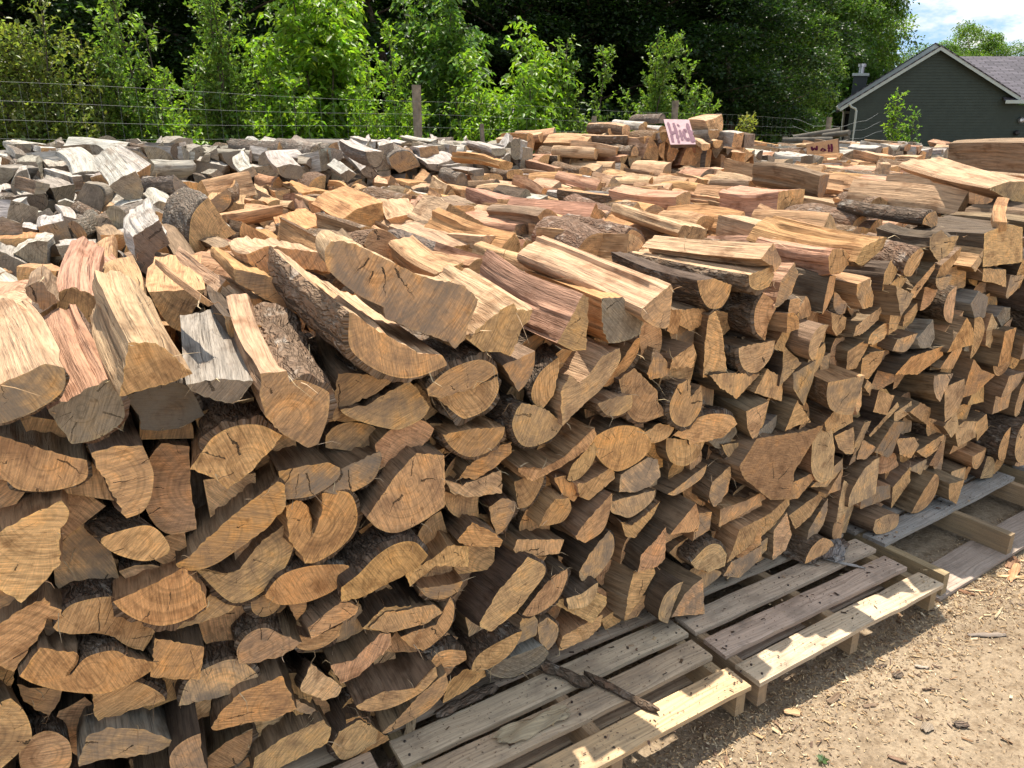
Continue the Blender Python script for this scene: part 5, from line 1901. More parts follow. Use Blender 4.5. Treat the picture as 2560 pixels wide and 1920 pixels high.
# ------------------------------------------------------------------ lettered signs
def strokes(parent, lines, org, ex, ey, nrm, width, mat, name='painted_letter'):
    """flat brushed letters, each letter a part: lines = list of letters, a letter = list of polylines in sign units"""
    rng = random.Random(2)
    for letter in lines:
        acc = Acc()
        for li, line in enumerate(letter):
            P = []
            for a, b in zip(line[:-1], line[1:]):
                for k in range(6):
                    P.append((a[0] + (b[0] - a[0]) * k / 6, a[1] + (b[1] - a[1]) * k / 6))
            P.append(line[-1])
            P = np.array(P)
            T = np.gradient(P, axis=0)
            T /= np.linalg.norm(T, axis=1)[:, None] + 1e-9
            Nn = np.stack([-T[:, 1], T[:, 0]], 1)
            V = []
            for i, (p, n) in enumerate(zip(P, Nn)):
                w = width * (.5 + .10 * rng.gauss(0, 1)) * (.7 if i in (0, len(P) - 1) else 1)
                for sgn in (-1, 1):
                    q = p + n * w * sgn
                    V.append(org + ex * q[0] + ey * q[1] + nrm * (.002 + .0006 * li))
            F = [(2 * i, 2 * i + 1, 2 * i + 3, 2 * i + 2) for i in range(len(P) - 1)]
            acc.add(V, F)
        acc.build(name, mat, parent)


def sign(name, label, corners, thick, mats, letters, width):
    """corners: four 3D points (lower left, lower right, upper right, upper left)"""
    c = np.array(corners)
    nrm = np.cross(c[1] - c[0], c[3] - c[0])
    nrm /= np.linalg.norm(nrm)
    root = empty(name, (c[0] + c[1]) / 2, label=label, cat='sign')
    org = (c[0] + c[1]) / 2
    v, f = prism(c - org, -nrm * thick)
    mesh_obj('board', v, f, [mats[0], mats[1]], root, mi=[1, 1] + [1] * 4)
    v2, f2 = prism(c - org + nrm * .001 - (c - c.mean(0)) * .01, nrm * .0012)
    mesh_obj('sign_face', v2, f2, mats[0], root)
    strokes(root, letters, c[0] - org + nrm * .0025, c[1] - c[0], c[3] - c[0], nrm, width, M_PAINT)
    return root


def sp(x, y, f):
    return on_f((x, y), f)


# tile M gives the sign's corners
mp = lambda x, y: px('M', (x, y))
LET_H = [[(.13, .08), (.16, .45), (.15, .86)], [(.36, .05), (.38, .5), (.36, .83)], [(.16, .42), (.27, .46), (.38, .50)]]
LET_I = [[(.52, .14), (.535, .40), (.53, .56)], [(.515, .72), (.55, .76)]]
LET_C = [[(.80, .50), (.73, .55), (.66, .44), (.66, .24), (.73, .16), (.82, .22)]]
LET_K = [[(.90, .06), (.905, .45), (.90, .80)], [(.985, .50), (.915, .36)], [(.92, .34), (.99, .10)]]
sign('lettered_sign', 'pale board hand-lettered in purple paint, leaning on the mound of logs',
     [sp(*mp(1095, 282), 7.25), sp(*mp(1272, 280), 7.15), sp(*mp(1225, 108), 7.45), sp(*mp(1046, 105), 7.55)], .035, (M_SIGN, M_SIGNE),
     [LET_H, LET_I, LET_C, LET_K], .115)
kp = lambda x, y: px('K', (x, y))
W1 = [[(.17, .75), (.20, .35), (.26, .62), (.32, .35), (.34, .80)]]
W2 = [[(.45, .30), (.52, .55), (.60, .30), (.55, .25), (.46, .30)]]
W3 = [[(.70, .85), (.71, .45), (.70, .15)], [(.79, .88), (.80, .45), (.79, .12)], [(.70, .2), (.79, .2)]]
sign('lettered_sign', 'bare plank with purple lettering half sunk among the logs at the right',
     [sp(*kp(335, 232), 8.3), sp(*kp(612, 215), 8.1), sp(*kp(605, 92), 8.1), sp(*kp(330, 140), 8.3)], .03, (M_SIGNW, M_SIGNE), [W1, W2, W3], .075)

# ------------------------------------------------------------------ wire fence
F0 = at(9.3, -1.115, 0)
FD = np.array([math.sin(YAW + R(50)), math.cos(YAW + R(50)), 0])
fence = empty('wire_fence', F0, label='tall woven wire fence on wooden posts along the edge of the wood', cat='fence')


def fence_pt(t, z):
    return F0 + FD * t + np.array([0, 0, z])


def fence_top(t):
    return 2.03 - .015 * t


for t, h, r, lean in ((-4.9, 2.1, .05, .0), (0.0, 2.17, .052, .004), (2.95, 1.86, .035, .01), (4.77, 2.1, .052, -.006), (5.9, 1.93, .05, .0), (9.5, 1.9, .05, .0)):
    pts = [fence_pt(t, z) + np.array([lean * z, 0, 0]) - F0 for z in np.linspace(-.02, h, 8)]
    v, f = tube(pts, [r * (1 + .03 * math.sin(i * 2.1)) for i in range(8)], 12)
    mesh_obj('post', v, f, M_POST, fence, smooth=50)
leaning = [fence_pt(1.1, z) + np.array([-.05 * z + .1, .25, 0]) - F0 for z in np.linspace(0, 1.75, 6)]
v, f = tube(leaning, .03, 8)
mesh_obj('post', v, f, M_POST, fence, smooth=50)
rngf = random.Random(8)
ts = np.linspace(-7, 8.2, 60)
for k, dz in enumerate((0, .15, .29, .43, .57, .71, .85, 1.0, 1.15)):
    pts = [fence_pt(t, fence_top(t) - .04 - dz + .012 * math.sin(t * 1.3 + k)) - F0 - np.array([0, .055, 0]) for t in ts]
    v, f = tube(pts, .0009, 4)
    mesh_obj('wire', v, f, M_WIRE, fence)
acc = Acc()
for t in np.arange(-7, 8.2, .152):
    pts = [fence_pt(t + .01 * math.sin(z * 9 + t), z) - F0 - np.array([0, .055, 0]) for z in (fence_top(t) - .04, fence_top(t) - .6, fence_top(t) - 1.19)]
    v, f = tube(pts, .0008, 3)
    acc.add(v, f)
o = acc.build('stay_wires', M_WIRE, fence)
o['kind'] = 'stuff'
# slack wires trailing off to the right
slack = empty('loose_fence_wire', fence_pt(8.2, 0), label='slack strands of fence wire sagging in front of the house', cat='wire')
s0 = fence_pt(8.2, 0)
for k in range(5):
    z0 = fence_top(8.2) - .05 - .14 * k
    end = at_px(2190 + 8 * k, 17, 1.98 - .17 * k)
    pts = []
    for i in range(14):
        u = i / 13
        p = fence_pt(8.2, z0) * (1 - u) + end * u
        p = p + np.array([0, 0, -.75 * u * (1 - u) * (1 - .1 * k) + .02 * math.sin(u * 20 + k)])
        pts.append(p - s0)
    v, f = tube(pts, .0026, 4)
    mesh_obj('wire', v, f, M_WIRE, slack)
# split-rail / stacked poles by the house
rails = empty('rail_fence', at_px(2040, 15, 0), label='low grey wooden rail fence beyond the mound of logs', cat='fence')
ro = at_px(2040, 15, 0)
for k, (x0, x1, f0, f1, z0, z1) in enumerate(((1960, 2085, 14.6, 14.2, 1.58, 1.60), (1955, 2090, 14.5, 14.0, 1.47, 1.52), (2060, 2125, 14.4, 14.0, 1.66, 1.72), (1985, 2100, 15.2, 15.0, 1.62, 1.76), (2085, 2125, 14.2, 13.8, 1.50, 1.56))):
    v, f = tube([at_px(x0 + (x1 - x0) * u, f0 + (f1 - f0) * u, z0 - .1 + (z1 - z0) * u) - ro for u in np.linspace(0, 1, 5)], .05, 8)
    mesh_obj('rail', v, f, M_RAIL, rails, smooth=50)
for x in (1965, 2050, 2120):
    v, f = tube([at_px(x, 14.9, z) - ro for z in (0, .8, 1.55)], .055, 8)
    mesh_obj('post', v, f, M_RAIL, rails, smooth=50)

# ------------------------------------------------------------------ house
HF = 38.0


def hp(x, y, f=HF):
    return on_f((x, y), f)


def zone_px(x, y):
    return (2000 + x * .25316, 60 + y * .25316)


def hz(x, y, f=HF):
    return hp(*zone_px(x, y), f)


house = empty('house', hz(1385, 1200) * np.array([1, 1, 0]), label='dark green sided house with a pale-trimmed gable behind the wood pile', cat='house')
HO = np.array(house.location)
back = np.array([math.sin(YAW + R(25)), math.cos(YAW + R(25)), 0])     # direction into the house
# gable outline in its own vertical plane
gl, gp, gr = hz(500, 800), hz(1385, 262), hz(2140, 745)
ux = gr - gl
ux[2] = 0
GW = np.linalg.norm(ux)
ux /= GW
zl = gl[2]
zr = gr[2]
zp = gp[2]
pk = float((gp - gl) @ ux)
base = gl.copy()
base[2] = 0


def gpt(u, z, d=0.0):
    return base + ux * u + np.array([0, 0, z]) + back * d - HO


BODY_D = 9.0
# lap siding: saw-tooth boards from ground to gable
acc = Acc()
lap = .13
z = 0.0
while z < zp - .02:
    def ext(zz):
        lo, hi = 0.0, GW + 6.0 if zz < zr - .25 else GW
        if zz > zl:
            lo = pk * (zz - zl) / (zp - zl)
        if zz > zr:
            hi = GW - (GW - pk) * (zz - zr) / (zp - zr)
        return lo, hi
    a0, b0 = ext(z)
    a1, b1 = ext(min(z + lap, zp))
    acc.add([gpt(a0, z, -.024), gpt(b0, z, -.024), gpt(b1, min(z + lap, zp), 0), gpt(a1, min(z + lap, zp), 0), gpt(a0, z, 0), gpt(b0, z, 0)], [(0, 1, 2, 3), (4, 5, 1, 0)])
    z += lap
o = acc.build('siding', M_SIDING, house)
o['kind'] = 'stuff'
# wall body behind the siding, left side wall
v, f = prism([gpt(0, 0, .01), gpt(0, zl, .01), gpt(pk, zp, .01), gpt(GW, zr, .01), gpt(GW, 0, .01)], back * BODY_D)
mesh_obj('wall', v, f, M_SIDING2, house)
v, f = prism([gpt(GW + .02, 0, .012), gpt(GW + .02, zr - .35, .012), gpt(GW + 6, zr - .35, .012), gpt(GW + 6, 0, .012)], back * .3)
mesh_obj('wall', v, f, M_SIDING2, house)


def slab_between(p, q, w_dn, d0, d1, mat, name):
    """a strip running from p to q, w_dn tall, from depth d0 to d1"""
    dn = np.array([0, 0, -w_dn])
    P = [p + back * d0, q + back * d0, q + back * d0 + dn, p + back * d0 + dn]
    v, f = prism(P, back * (d1 - d0))
    return mesh_obj(name, v, f, mat, house)


sl = (zp - zl) / pk
eL = gpt(-.45, zl - .45 * sl + .16)
eP = gpt(pk, zp + .16)
sr = (zp - zr) / (GW - pk)
eR = gpt(GW + .12, zr - .12 * sr + .16)
slab_between(eL, eP, .17, -.34, -.30, M_TRIM, 'rake_board')
slab_between(eP, eR, .17, -.34, -.30, M_TRIM, 'rake_board')
# front roof planes
for a, b, nm in ((eL, eP, 'roof'), (eP, eR, 'roof')):
    up = np.array([0, 0, .05])
    n_ = 2
    V = [a - back * .36 + up, b - back * .36 + up, b + back * BODY_D + up, a + back * BODY_D + up]
    Vb = [p - np.array([0, 0, .06]) for p in V]
    l = np.linalg.norm(b - a)
    g = [(0, 0, 0), (0, l, 0), (BODY_D, l, 0), (BODY_D, 0, 0)]
    mesh_obj(nm, V + Vb, [(0, 1, 2, 3), (7, 6, 5, 4), (0, 4, 5, 1), (1, 5, 6, 2), (2, 6, 7, 3), (3, 7, 4, 0)], M_ROOF, house, None, g + g)
# the taller rear gable, stepped out to the left behind the first
r0, r1 = hz(365, 802, HF + 2.2), hz(1338, 196, HF + 2.2)
r2 = r1 + (eR - eP) / np.linalg.norm(eR - eP) * np.linalg.norm(r1 - r0)
for a, b in ((r0, r1), (r1, r2)):
    A_, B_ = a - HO, b - HO
    slab_between(A_, B_, .22, 0, .05, M_TRIM, 'rake_board')
    v, f = prism([A_ + back * .06 + np.array([0, 0, -.02]), B_ + back * .06 + np.array([0, 0, -.02]), B_ + back * .06 + np.array([0, 0, -.34]), A_ + back * .06 + np.array([0, 0, -.34])], back * .9)
    mesh_obj('soffit', v, f, M_SOFFIT, house)
    up = np.array([0, 0, .06])
    V = [A_ + up - back * .05, B_ + up - back * .05, B_ + up + back * 8, A_ + up + back * 8]
    l = np.linalg.norm(b - a)
    mesh_obj('roof', V + [p - np.array([0, 0, .05]) for p in V], [(0, 1, 2, 3), (7, 6, 5, 4), (0, 4, 5, 1), (1, 5, 6, 2), (2, 6, 7, 3), (3, 7, 4, 0)], M_ROOF, house, None, [(0, 0, 0), (0, l, 0), (8, l, 0), (8, 0, 0)] * 2)
rl = r0 + ux * .45 - HO
v, f = prism([np.array([rl[0], rl[1], 0]) + back * .7, np.array([rl[0], rl[1], r0[2] + .1]) + back * .7, (r1 - HO) + back * .7 + np.array([0, 0, -.15]), np.array([(r2 - HO)[0], (r2 - HO)[1], r2[2]]) + back * .7 - ux * .5, np.array([(r2 - HO)[0], (r2 - HO)[1], 0]) + back * .7 - ux * .5], back * 6)
mesh_obj('wall', v, f, M_SIDING2, house)
# glazed door in the set-back wall
d0, d1 = hz(440, 862, HF + 2.75), hz(540, 862, HF + 2.75)
v, f = prism([np.array([d0[0], d0[1], .4]) - HO, np.array([d1[0], d1[1], .4]) - HO, d1 - HO, d0 - HO], back * .04)
dr = mesh_obj('door', v, f, M_TRIM, house)
a, b = d0 * .88 + d1 * .12, d0 * .12 + d1 * .88
v, f = prism([np.array([a[0], a[1], .6]) - HO - back * .02, np.array([b[0], b[1], .6]) - HO - back * .02, b - HO - back * .02 - np.array([0, 0, .12]), a - HO - back * .02 - np.array([0, 0, .12])], back * .015)
mesh_obj('pane', v, f, M_GLASS, dr)
# right-hand roof plane running off to the right, with its gutter
q0, q1 = hz(1560, 318, HF + 4.0), hz(2900, 312, HF + 4.0)
q2, q3 = hz(2900, 745, HF - .3), hz(2030, 752, HF - .3)
q2[2] = q3[2]
q1[2] = q0[2]
V = [p - HO for p in (q3, q2, q1, q0)]
l1 = np.linalg.norm(q2 - q3)
l2 = np.linalg.norm(q0 - q3)
mesh_obj('roof', V + [p - np.array([0, 0, .06]) for p in V], [(0, 1, 2, 3), (7, 6, 5, 4), (0, 4, 5, 1), (1, 5, 6, 2), (2, 6, 7, 3), (3, 7, 4, 0)], M_ROOF, house, None,
         [(0, 0, 0), (l1, 0, 0), (l1, l2, 0), (0, l2, 0)] * 2)
g0, g1 = q3 - HO - back * .04, q2 - HO - back * .04
v, f = prism([g0, g1, g1 + np.array([0, 0, -.15]), g0 + np.array([0, 0, -.15])], -back * .11)
mesh_obj('gutter', v, f, M_TRIM, house)


def downspout(x0, y0, f):
    P = [hz(*q, f) - HO for q in ((x0, y0), (x0 + 14, y0 + 26), (x0 + 58, y0 + 46), (x0 + 66, y0 + 70), (x0 + 50, y0 + 210))]
    P.append(np.array([P[-1][0], P[-1][1], .1]))
    v, f_ = tube(P, .05, 6)
    mesh_obj('downspout', v, f_, M_TRIM, house)


downspout(490, 790, HF - .35)
downspout(366, 812, HF + 2.1)
# chimney
c0 = hz(505, 690, HF + 4.2)
c1 = hz(640, 690, HF + 4.2)
ct = hz(575, 512, HF + 4.2)[2]
wx = np.linalg.norm(c1 - c0)
v, f = prism([np.array([c0[0], c0[1], .2]) - HO, np.array([c1[0], c1[1], .2]) - HO, np.array([c1[0], c1[1], .2]) - HO + back * .8, np.array([c0[0], c0[1], .2]) - HO + back * .8], np.array([0, 0, ct - .2]))
ch = mesh_obj('chimney', v, f, M_SIDING2, house)
cc = (c0 + c1) / 2 - HO
cc[2] = 0
cx = (c1 - c0) / wx
v, f = prism([cc - cx * (wx / 2 + .08) - back * .08 + np.array([0, 0, ct]), cc + cx * (wx / 2 + .08) - back * .08 + np.array([0, 0, ct]), cc + cx * (wx / 2 + .08) + back * .88 + np.array([0, 0, ct]), cc - cx * (wx / 2 + .08) + back * .88 + np.array([0, 0, ct])], np.array([0, 0, .13]))
mesh_obj('cap', v, f, M_TRIM, ch)
v, f = tube([cc + back * .4 + np.array([0, 0, z]) for z in (ct + .1, ct + .45, ct + .46, ct + .60, ct + .62)], [.13, .13, .2, .2, .05], 12)
mesh_obj('flue', v, f, M_METAL, ch)
for (x, y, s, nm, m_) in ((2180, 950, .13, 'wall_lamp', M_METAL), (2135, 1075, .12, 'vent', M_BLACK)):
    p = hz(x, y) - HO - back * .06
    v, f = tube([p, p - back * .08, p - back * .18], [s, s * 1.1, s * .5], 10)
    mesh_obj(nm, v, f, m_, house)

# ------------------------------------------------------------------ trees
def leaf_arrays(pos, direc, length, width, col, rng_np, droop=0.0):
    """leaf blades: four-point folded leaves. arrays (n,3),(n,3),(n,),(n,),(n,3)"""
    n = len(pos)
    d = direc / (np.linalg.norm(direc, axis=1)[:, None] + 1e-9)
    up = rng_np.normal(0, .55, (n, 3)) + np.array([0, 0, 1.0])
    s = np.cross(d, up)
    s /= np.linalg.norm(s, axis=1)[:, None] + 1e-9
    nn = np.cross(s, d)
    L, W = length[:, None], width[:, None]
    mid = pos + d * L * .45
    fold = nn * W * .22
    v0 = pos
    v1 = mid - s * W * .5 + fold
    v3 = mid + s * W * .5 + fold
    v2 = pos + d * L - np.array([0, 0, 1.0]) * L * .12
    V = np.stack([v0, v1, v2, v3], 1).reshape(-1, 3)
    C = np.repeat(np.c_[col, np.ones(n)], 4, 0)
    return V, C


def leaf_mesh(name, V, C, org=None):
    n = len(V) // 4
    me = bpy.data.meshes.new(name)
    if org is not None:
        V = V - org
    me.vertices.add(n * 4)
    me.vertices.foreach_set('co', V.astype(np.float32).ravel())
    me.loops.add(n * 6)
    b = np.arange(n)[:, None] * 4
    idx = (b + np.array([0, 1, 2, 0, 2, 3])[None, :]).ravel()
    me.loops.foreach_set('vertex_index', idx.astype(np.int32))
    me.polygons.add(n * 2)
    me.polygons.foreach_set('loop_start', (np.arange(n * 2) * 3).astype(np.int32))
    me.materials.append(M_LEAF)
    a = me.attributes.new('tint', 'FLOAT_COLOR', 'POINT')
    a.data.foreach_set('color', C.astype(np.float32).ravel())
    me.update(calc_edges=True)
    return me


def shade(base, n, r, v=.22):
    k = 1 + r.normal(0, v, (n, 1))
    hue = 1 + r.normal(0, .08, (n, 3))
    return np.clip(np.asarray(base)[None, :] * k * hue, .004, .6)


def sapling(rng, H, spread, stems, leaf, col, density=1.0, compound=False, lean=.25, low=.12):
    r = np.random.RandomState(rng.randrange(1 << 30))
    wood = Acc()
    LP, LD, LL = [], [], []
    for k in range(stems):
        a = rng.uniform(0, 6.283)
        h = H * (1.0 if k == 0 else rng.uniform(.55, 1.0))
        out = rng.uniform(.25, 1.0) * spread * (.25 if k == 0 else .8)
        n = 14
        u = np.linspace(0, 1, n)
        wob = .03 * H
        P = np.stack([np.cos(a) * out * u ** .8 + wob * np.sin(u * 5 + k) * u + .05 * math.cos(a), np.sin(a) * out * u ** .8 + wob * np.cos(u * 4 + k * 2) * u + .05 * math.sin(a), h * u], 1)
        rad = .012 * H / 2.5 * (1 - u * .9) + .003
        v, f = tube(P, rad, 5)
        wood.add(v, f)
        nt = int((26 if not compound else 20) * h * density)
        for j in range(nt):
            uu = low + (1 - low) * rng.random() ** .85
            p0 = np.array([np.interp(uu, u, P[:, i]) for i in range(3)])
            ta = rng.uniform(0, 6.283)
            tl = (spread * .62 * (1.05 - uu) ** .75 + .14) * rng.uniform(.5, 1.15)
            el = rng.uniform(.35, 1.0)
            d = np.array([math.cos(ta) * math.cos(el), math.sin(ta) * math.cos(el), math.sin(el)])
            m = max(3, int(tl / (.03 if not compound else .075)))
            w = np.linspace(0, 1, m)
            bend = np.array([0, 0, -.18 if compound else .12]) * tl
            T = p0[None] + d[None] * tl * w[:, None] + bend[None] * (w ** 2)[:, None]
            if rng.random() < .5:
                v, f = tube(T[:: max(1, m // 4)] if m > 4 else T, .003, 3)
                wood.add(v, f)
            if not compound:
                k2 = 2
                pos = np.repeat(T[1:], k2, 0)
                dd = d[None] * .6 + r.normal(0, .65, (len(pos), 3)) + np.array([0, 0, .1])
                LP.append(pos)
                LD.append(dd)
                LL.append(np.full(len(pos), leaf * .92) * r.uniform(.4, 1.25, len(pos)))
            else:
                for q in T[1:]:
                    ra = r.uniform(0, 6.283)
                    rd = np.array([math.cos(ra), math.sin(ra), r.uniform(-.35, .35)])
                    for i2 in range(5):
                        c0 = q + rd * (.05 + .035 * i2) + np.array([0, 0, -.006 * i2 * i2])
                        sd = (-1) ** i2
                        ld = rd * .5 + np.array([-rd[1], rd[0], 0]) * sd * .8 + np.array([0, 0, -.45])
                        LP.append(c0[None])
                        LD.append((ld + r.normal(0, .25, 3))[None])
                        LL.append(np.array([leaf * r.uniform(.7, 1.2)]))
    pos, dd, ll = np.vstack(LP), np.vstack(LD), np.concatenate(LL)
    V, C = leaf_arrays(pos, dd, ll, ll * r.uniform(.38, .6, len(ll)), shade(col, len(ll), r, .3), r)
    return wood, V, C


def plant_sapling(name, label, x, fwd, ytop, spread, stems, leaf, col, seed, density=1.0, compound=False, cat='tree', group=None, low=.12, base=0.0):
    rng = random.Random(seed)
    top = float(on_f((x, ytop), fwd)[2])
    loc = at_px(x, fwd, base)
    wood, V, C = sapling(rng, top - base, spread, stems, leaf, col, density, compound, low=low)
    root = empty(name, loc, label=label, cat=cat, group=group)
    wood.build('trunk', M_TRUNK, root, 60)
    me = leaf_mesh('crown', V, C)
    o = bpy.data.objects.new('crown', me)
    COL.objects.link(o)
    o.parent = root
    return root


GR1, GR2, GR3, GR4 = (.170, .285, .030), (.135, .220, .038), (.160, .200, .048), (.095, .175, .034)
gs = 'young trees along the wire fence'
plant_sapling('sapling', 'olive-green bushy sapling at the left edge behind the fence', 50, 8.6, -60, 1.15, 13, .068, GR3, 1, 1.25, group=gs)
plant_sapling('sapling', 'low olive bush in front of the leftmost sapling', 225, 8.9, 95, .85, 11, .066, GR3, 2, 1.2, group=gs)
plant_sapling('sapling', 'slim upright sapling with a feathery top between dark gaps', 372, 9.2, -40, .66, 7, .080, GR2, 3, 1.25, group=gs)
plant_sapling('sapling', 'short leafy shoot leaning right below the slim sapling', 455, 8.9, 200, .46, 5, .074, GR1, 4, 1.2, group=gs)
plant_sapling('sapling', 'tall airy sapling left of the bright bushy tree', 575, 10.4, -90, .85, 8, .075, GR2, 5, 1.15, group=gs)
plant_sapling('sapling', 'big bright green tree with drooping leaves left of the fence post', 800, 11.6, -190, 1.55, 9, .125, GR1, 6, 1.15, True, group=gs)
plant_sapling('sapling', 'light green sapling right beside the thick fence post', 965, 10.8, 70, .80, 9, .080, GR1, 7, 1.2, group=gs)
plant_sapling('sapling', 'darker weeping-leaved tree right of the thick fence post', 1130, 14.5, -80, 1.45, 8, .13, GR4, 8, 1.0, True, group=gs)
plant_sapling('sapling', 'rounded bright tree with yellow-green top left of the mound', 1315, 12.4, 60, 1.25, 9, .105, GR1, 9, 1.15, True, group=gs)
plant_sapling('sapling', 'leafy side shoot on the right of the rounded bright tree', 1440, 12.6, 115, .60, 5, .085, GR2, 10, 1.1, group=gs)
plant_sapling('sapling', 'pointed sapling behind the lettered sign', 1605, 14.6, 95, .72, 7, .088, GR2, 11, 1.1, group=gs)
plant_sapling('sapling', 'pointed sapling right of the sign with two upright tips', 1722, 14.6, 128, .75, 6, .088, GR2, 12, 1.1, group=gs)
plant_sapling('sapling', 'bright leafy sapling low between the airy and the big bright tree', 690, 10.6, 120, .75, 8, .085, GR1, 21, 1.2, group=gs)
plant_sapling('sapling', 'yellow-green side bush at the left foot of the rounded bright tree', 1215, 12.0, 205, .70, 7, .085, GR1, 22, 1.1, group=gs)
plant_sapling('shrub', 'small yellowish bush in front of the fence right of the mound', 1880, 13.2, 300, .30, 3, .07, (.20, .22, .05), 13, 1.0, cat='shrub', low=.75)
plant_sapling('sapling', 'tall leafy shoot standing in front of the house gable', 2228, 14.5, 240, .17, 2, .085, GR1, 14, 1.1, group=gs, low=.3)
plant_sapling('sapling', 'shorter leafy shoot beside the tall one in front of the house', 2272, 14.5, 278, .16, 2, .09, (.11, .21, .035), 15, 1.1, group=gs, low=.3)


def forest_crown(rng, H, rad, leaves, leaf, col, low=.07):
    r = np.random.RandomState(rng.randrange(1 << 30))
    n_cl = 110
    cl = []
    while len(cl) < n_cl:
        z = low + (1 - low) * r.rand()
        prof = math.sin(math.pi * min(1, .18 + .82 * (1 - z))) ** .6 if z > .25 else .75 + z
        a, q = r.rand() * 6.283, r.rand() ** .45
        cl.append((math.cos(a) * q * rad * prof, math.sin(a) * q * rad * prof, z * H, r.uniform(.45, .95) * rad / 2.6))
    per = leaves // n_cl
    P, D, Cc = [], [], []
    for (x, y, z, cr) in cl:
        v = r.normal(0, 1, (per, 3))
        v /= np.linalg.norm(v, axis=1)[:, None]
        v[:, 2] = np.where(v[:, 2] < -.35, -v[:, 2], v[:, 2])
        k = r.uniform(.55, 1.05, (per, 1))
        P.append(np.array([x, y, z]) + v * np.array([1.05, 1.05, .9]) * cr * k)
        D.append(v * .6 + r.normal(0, .8, (per, 3)) + np.array([0, 0, -.3]))
        Cc.append(shade(np.asarray(col) * r.uniform(.75, 1.3), per, r))
    P, D, Cc = np.vstack(P), np.vstack(D), np.vstack(Cc)
    ll = leaf * r.uniform(.65, 1.25, len(P))
    V, C = leaf_arrays(P, D, ll, ll * r.uniform(.5, .7, len(P)), Cc, r)
    me = leaf_mesh('crown', V, C)
    w = Acc()
    n = 10
    u = np.linspace(0, 1, n)
    pts = np.stack([.06 * H * np.sin(u * 3), .05 * H * np.cos(u * 2.3) - .05 * H, u * H * .85], 1)
    v, f = tube(pts, .16 * (H / 9) * (1 - .85 * u) + .02, 8)
    w.add(v, f)
    for c in cl[::4]:
        tz = max(.12 * H, c[2] - .12 * H)
        p0 = np.array([np.interp(tz, pts[:, 2], pts[:, 0]), np.interp(tz, pts[:, 2], pts[:, 1]), tz])
        p1 = np.array(c[:3])
        v, f = tube([p0, p0 * .5 + p1 * .5 + np.array([0, 0, .06 * H * .3]), p1], [.045, .03, .012], 5)
        w.add(v, f)
    return me, w


frng2 = random.Random(77)
KINDS = []
for H, rad, nl, lf, col in ((9.5, 2.9, 46000, .12, (.026, .056, .014)), (10.5, 2.7, 42000, .125, (.022, .049, .014)), (8.5, 2.8, 44000, .13, (.090, .165, .030)), (9.0, 2.6, 30000, .17, (.115, .195, .036))):
    me, w = forest_crown(frng2, H, rad, nl, lf, col)
    wm = w.build('trunk', M_TRUNK, None, 60)
    KINDS.append((me, wm.data))
    bpy.data.objects.remove(wm)


def tree(kind, label, loc, scale=1.0, rz=0.0, group='trees of the wood behind the fence', sz=None):
    root = empty('forest_tree', loc, label=label, cat='tree', group=group)
    root.scale = (scale, scale, sz or scale)
    root.rotation_euler.z = rz
    for nm, me in (('trunk', KINDS[kind][1]), ('crown', KINDS[kind][0])):
        o = bpy.data.objects.new(nm, me)
        COL.objects.link(o)
        o.parent = root
    return root


FOREST = [  # px, distance ahead, kind, scale, label
    (-260, 16.0, 0, .95, 'dark tree at the far left edge behind the olive sapling'),
    (40, 17.0, 1, 1.0, 'dark tree behind the two olive bushes at the left'),
    (330, 17.6, 0, 1.0, 'black-shaded tree behind the slim upright sapling'),
    (640, 18.2, 1, 1.0, 'dark tree behind the tall airy sapling'),
    (930, 19.0, 0, 1.05, 'dark tree behind the thick fence post'),
    (1240, 20.5, 1, 1.05, 'dark tree behind the rounded bright tree'),
    (1480, 21, 0, 1.05, 'dark tree left of the two pointed saplings, filling the shade'),
    (1640, 22.0, 1, 1.1, 'broad dark tree above the lettered sign'),
    (1800, 23.5, 0, 1.05, 'broad dark tree reaching down to the house corner'),
    (-100, 21.0, 1, 1.2, 'second-row dark tree at the far left'),
    (420, 22.0, 0, 1.2, 'second-row dark tree seen in the gap right of the slim sapling'),
    (850, 23.0, 1, 1.2, 'second-row dark tree behind the big bright tree'),
    (1180, 24.0, 0, 1.2, 'second-row dark tree behind the weeping tree'),
    (1420, 25.0, 1, 1.25, 'second-row dark tree in the deep shade left of centre'),
    (1600, 27.5, 0, 1.25, 'second-row dark tree behind the pointed saplings'),
    (1790, 30.0, 2, 1.2, 'mid-green tree behind the broad dark tree'),
    (1990, 47.0, 2, 1.3, 'sunlit mid-green tree left of the chimney'),
    (1975, 30.0, 3, .55, 'low sunlit bushy tree left of the house corner'),
    (2040, 50.0, 2, 1.35, 'tall sunlit tree rising behind the chimney'),
    (2105, 54.0, 3, 1.22, 'tall light green tree behind the gable peak'),
    (2070, 50.0, 2, 1.5, 'tall tree above the low bushy one'),
    (2300, 60.0, 2, .86, 'distant tree just right of the gable peak'),
    (2390, 66.0, 3, 1.0, 'distant round tree against the sky'),
    (2470, 66.0, 2, .95, 'distant tree with a broken top against the sky'),
    (2570, 68.0, 3, .66, 'distant low tree at the right edge under the clouds'),
    (2350, 72.0, 2, .95, 'distant tree filling behind the roof ridge'),
]
for i, (x, f, kd, sc, lab) in enumerate(FOREST):
    tree(kd, lab, at_px(x, f, -.1), sc, i * 1.37, sz=sc * (.62 if f < 24 else .8 if f < 29 else 1.0))
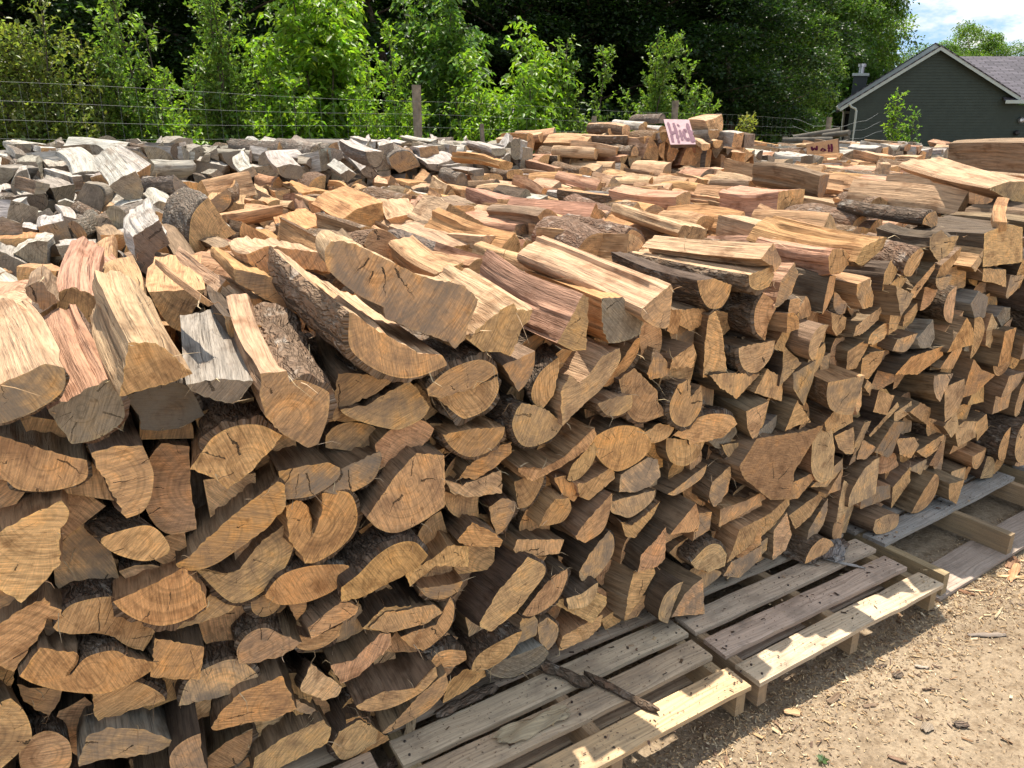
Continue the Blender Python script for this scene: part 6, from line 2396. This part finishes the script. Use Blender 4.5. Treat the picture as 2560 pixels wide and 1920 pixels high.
# the wood goes on beyond: trees one cannot tell apart
V_, C_ = [], []
rr = np.random.RandomState(5)
for i in range(60):
    x = -900 + i * 52 + rr.uniform(-20, 20)
    f = 31 + rr.uniform(0, 5)
    if x > 1900:
        continue
    c = at_px(x, f, 0)
    n = 1500
    p = c + rr.normal(0, 1, (n, 3)) * np.array([1.1, 1.1, 0]) + np.array([0, 0, 1]) * rr.uniform(.0, 12, (n, 1))
    ll = .42 * rr.uniform(.7, 1.3, n)
    a, b = leaf_arrays(p, rr.normal(0, 1, (n, 3)), ll, ll * .6, shade((.028, .06, .018), n, rr), rr)
    V_.append(a)
    C_.append(b)
o = bpy.data.objects.new('distant_wood', leaf_mesh('distant_wood', np.vstack(V_), np.vstack(C_)))
COL.objects.link(o)
tag(o, 'dark mass of leaves deep in the wood behind the tree line', 'woodland', None, 'stuff')
# weedy undergrowth along the foot of the fence
V_, C_ = [], []
for i in range(420):
    t = rr.uniform(-8, 10)
    c = fence_pt(t, 0) + np.array([rr.normal(0, .2), rr.uniform(.2, 3.0), 0])
    n = 60
    p = c + rr.normal(0, 1, (n, 3)) * np.array([.22, .22, 0]) + np.array([0, 0, 1]) * rr.uniform(.0, .95, (n, 1))
    ll = .09 * rr.uniform(.6, 1.3, n)
    a, b = leaf_arrays(p, rr.normal(0, .6, (n, 3)) + np.array([0, 0, .6]), ll, ll * .45, shade((.06, .12, .03), n, rr), rr)
    V_.append(a)
    C_.append(b)
o = bpy.data.objects.new('undergrowth', leaf_mesh('undergrowth', np.vstack(V_), np.vstack(C_)))
COL.objects.link(o)
tag(o, 'green weeds along the foot of the wire fence', 'weeds', None, 'stuff')
# one tiny weed in the dirt
wp = spot('L', (275, 1600), 0)
wr = np.random.RandomState(3)
n = 9
a = wr.uniform(0, 6.28, n)
V_, C_ = leaf_arrays(np.zeros((n, 3)) + np.array([0, 0, .004]), np.stack([np.cos(a), np.sin(a), np.full(n, .5)], 1), np.full(n, .022), np.full(n, .013), shade((.12, .18, .08), n, wr), wr)
o = bpy.data.objects.new('seedling', leaf_mesh('seedling', V_, C_))
COL.objects.link(o)
o.location = (wp[0], wp[1], GZ(wp[0], wp[1]))
tag(o, 'tiny green seedling growing in the dirt at the bottom edge', 'seedling')
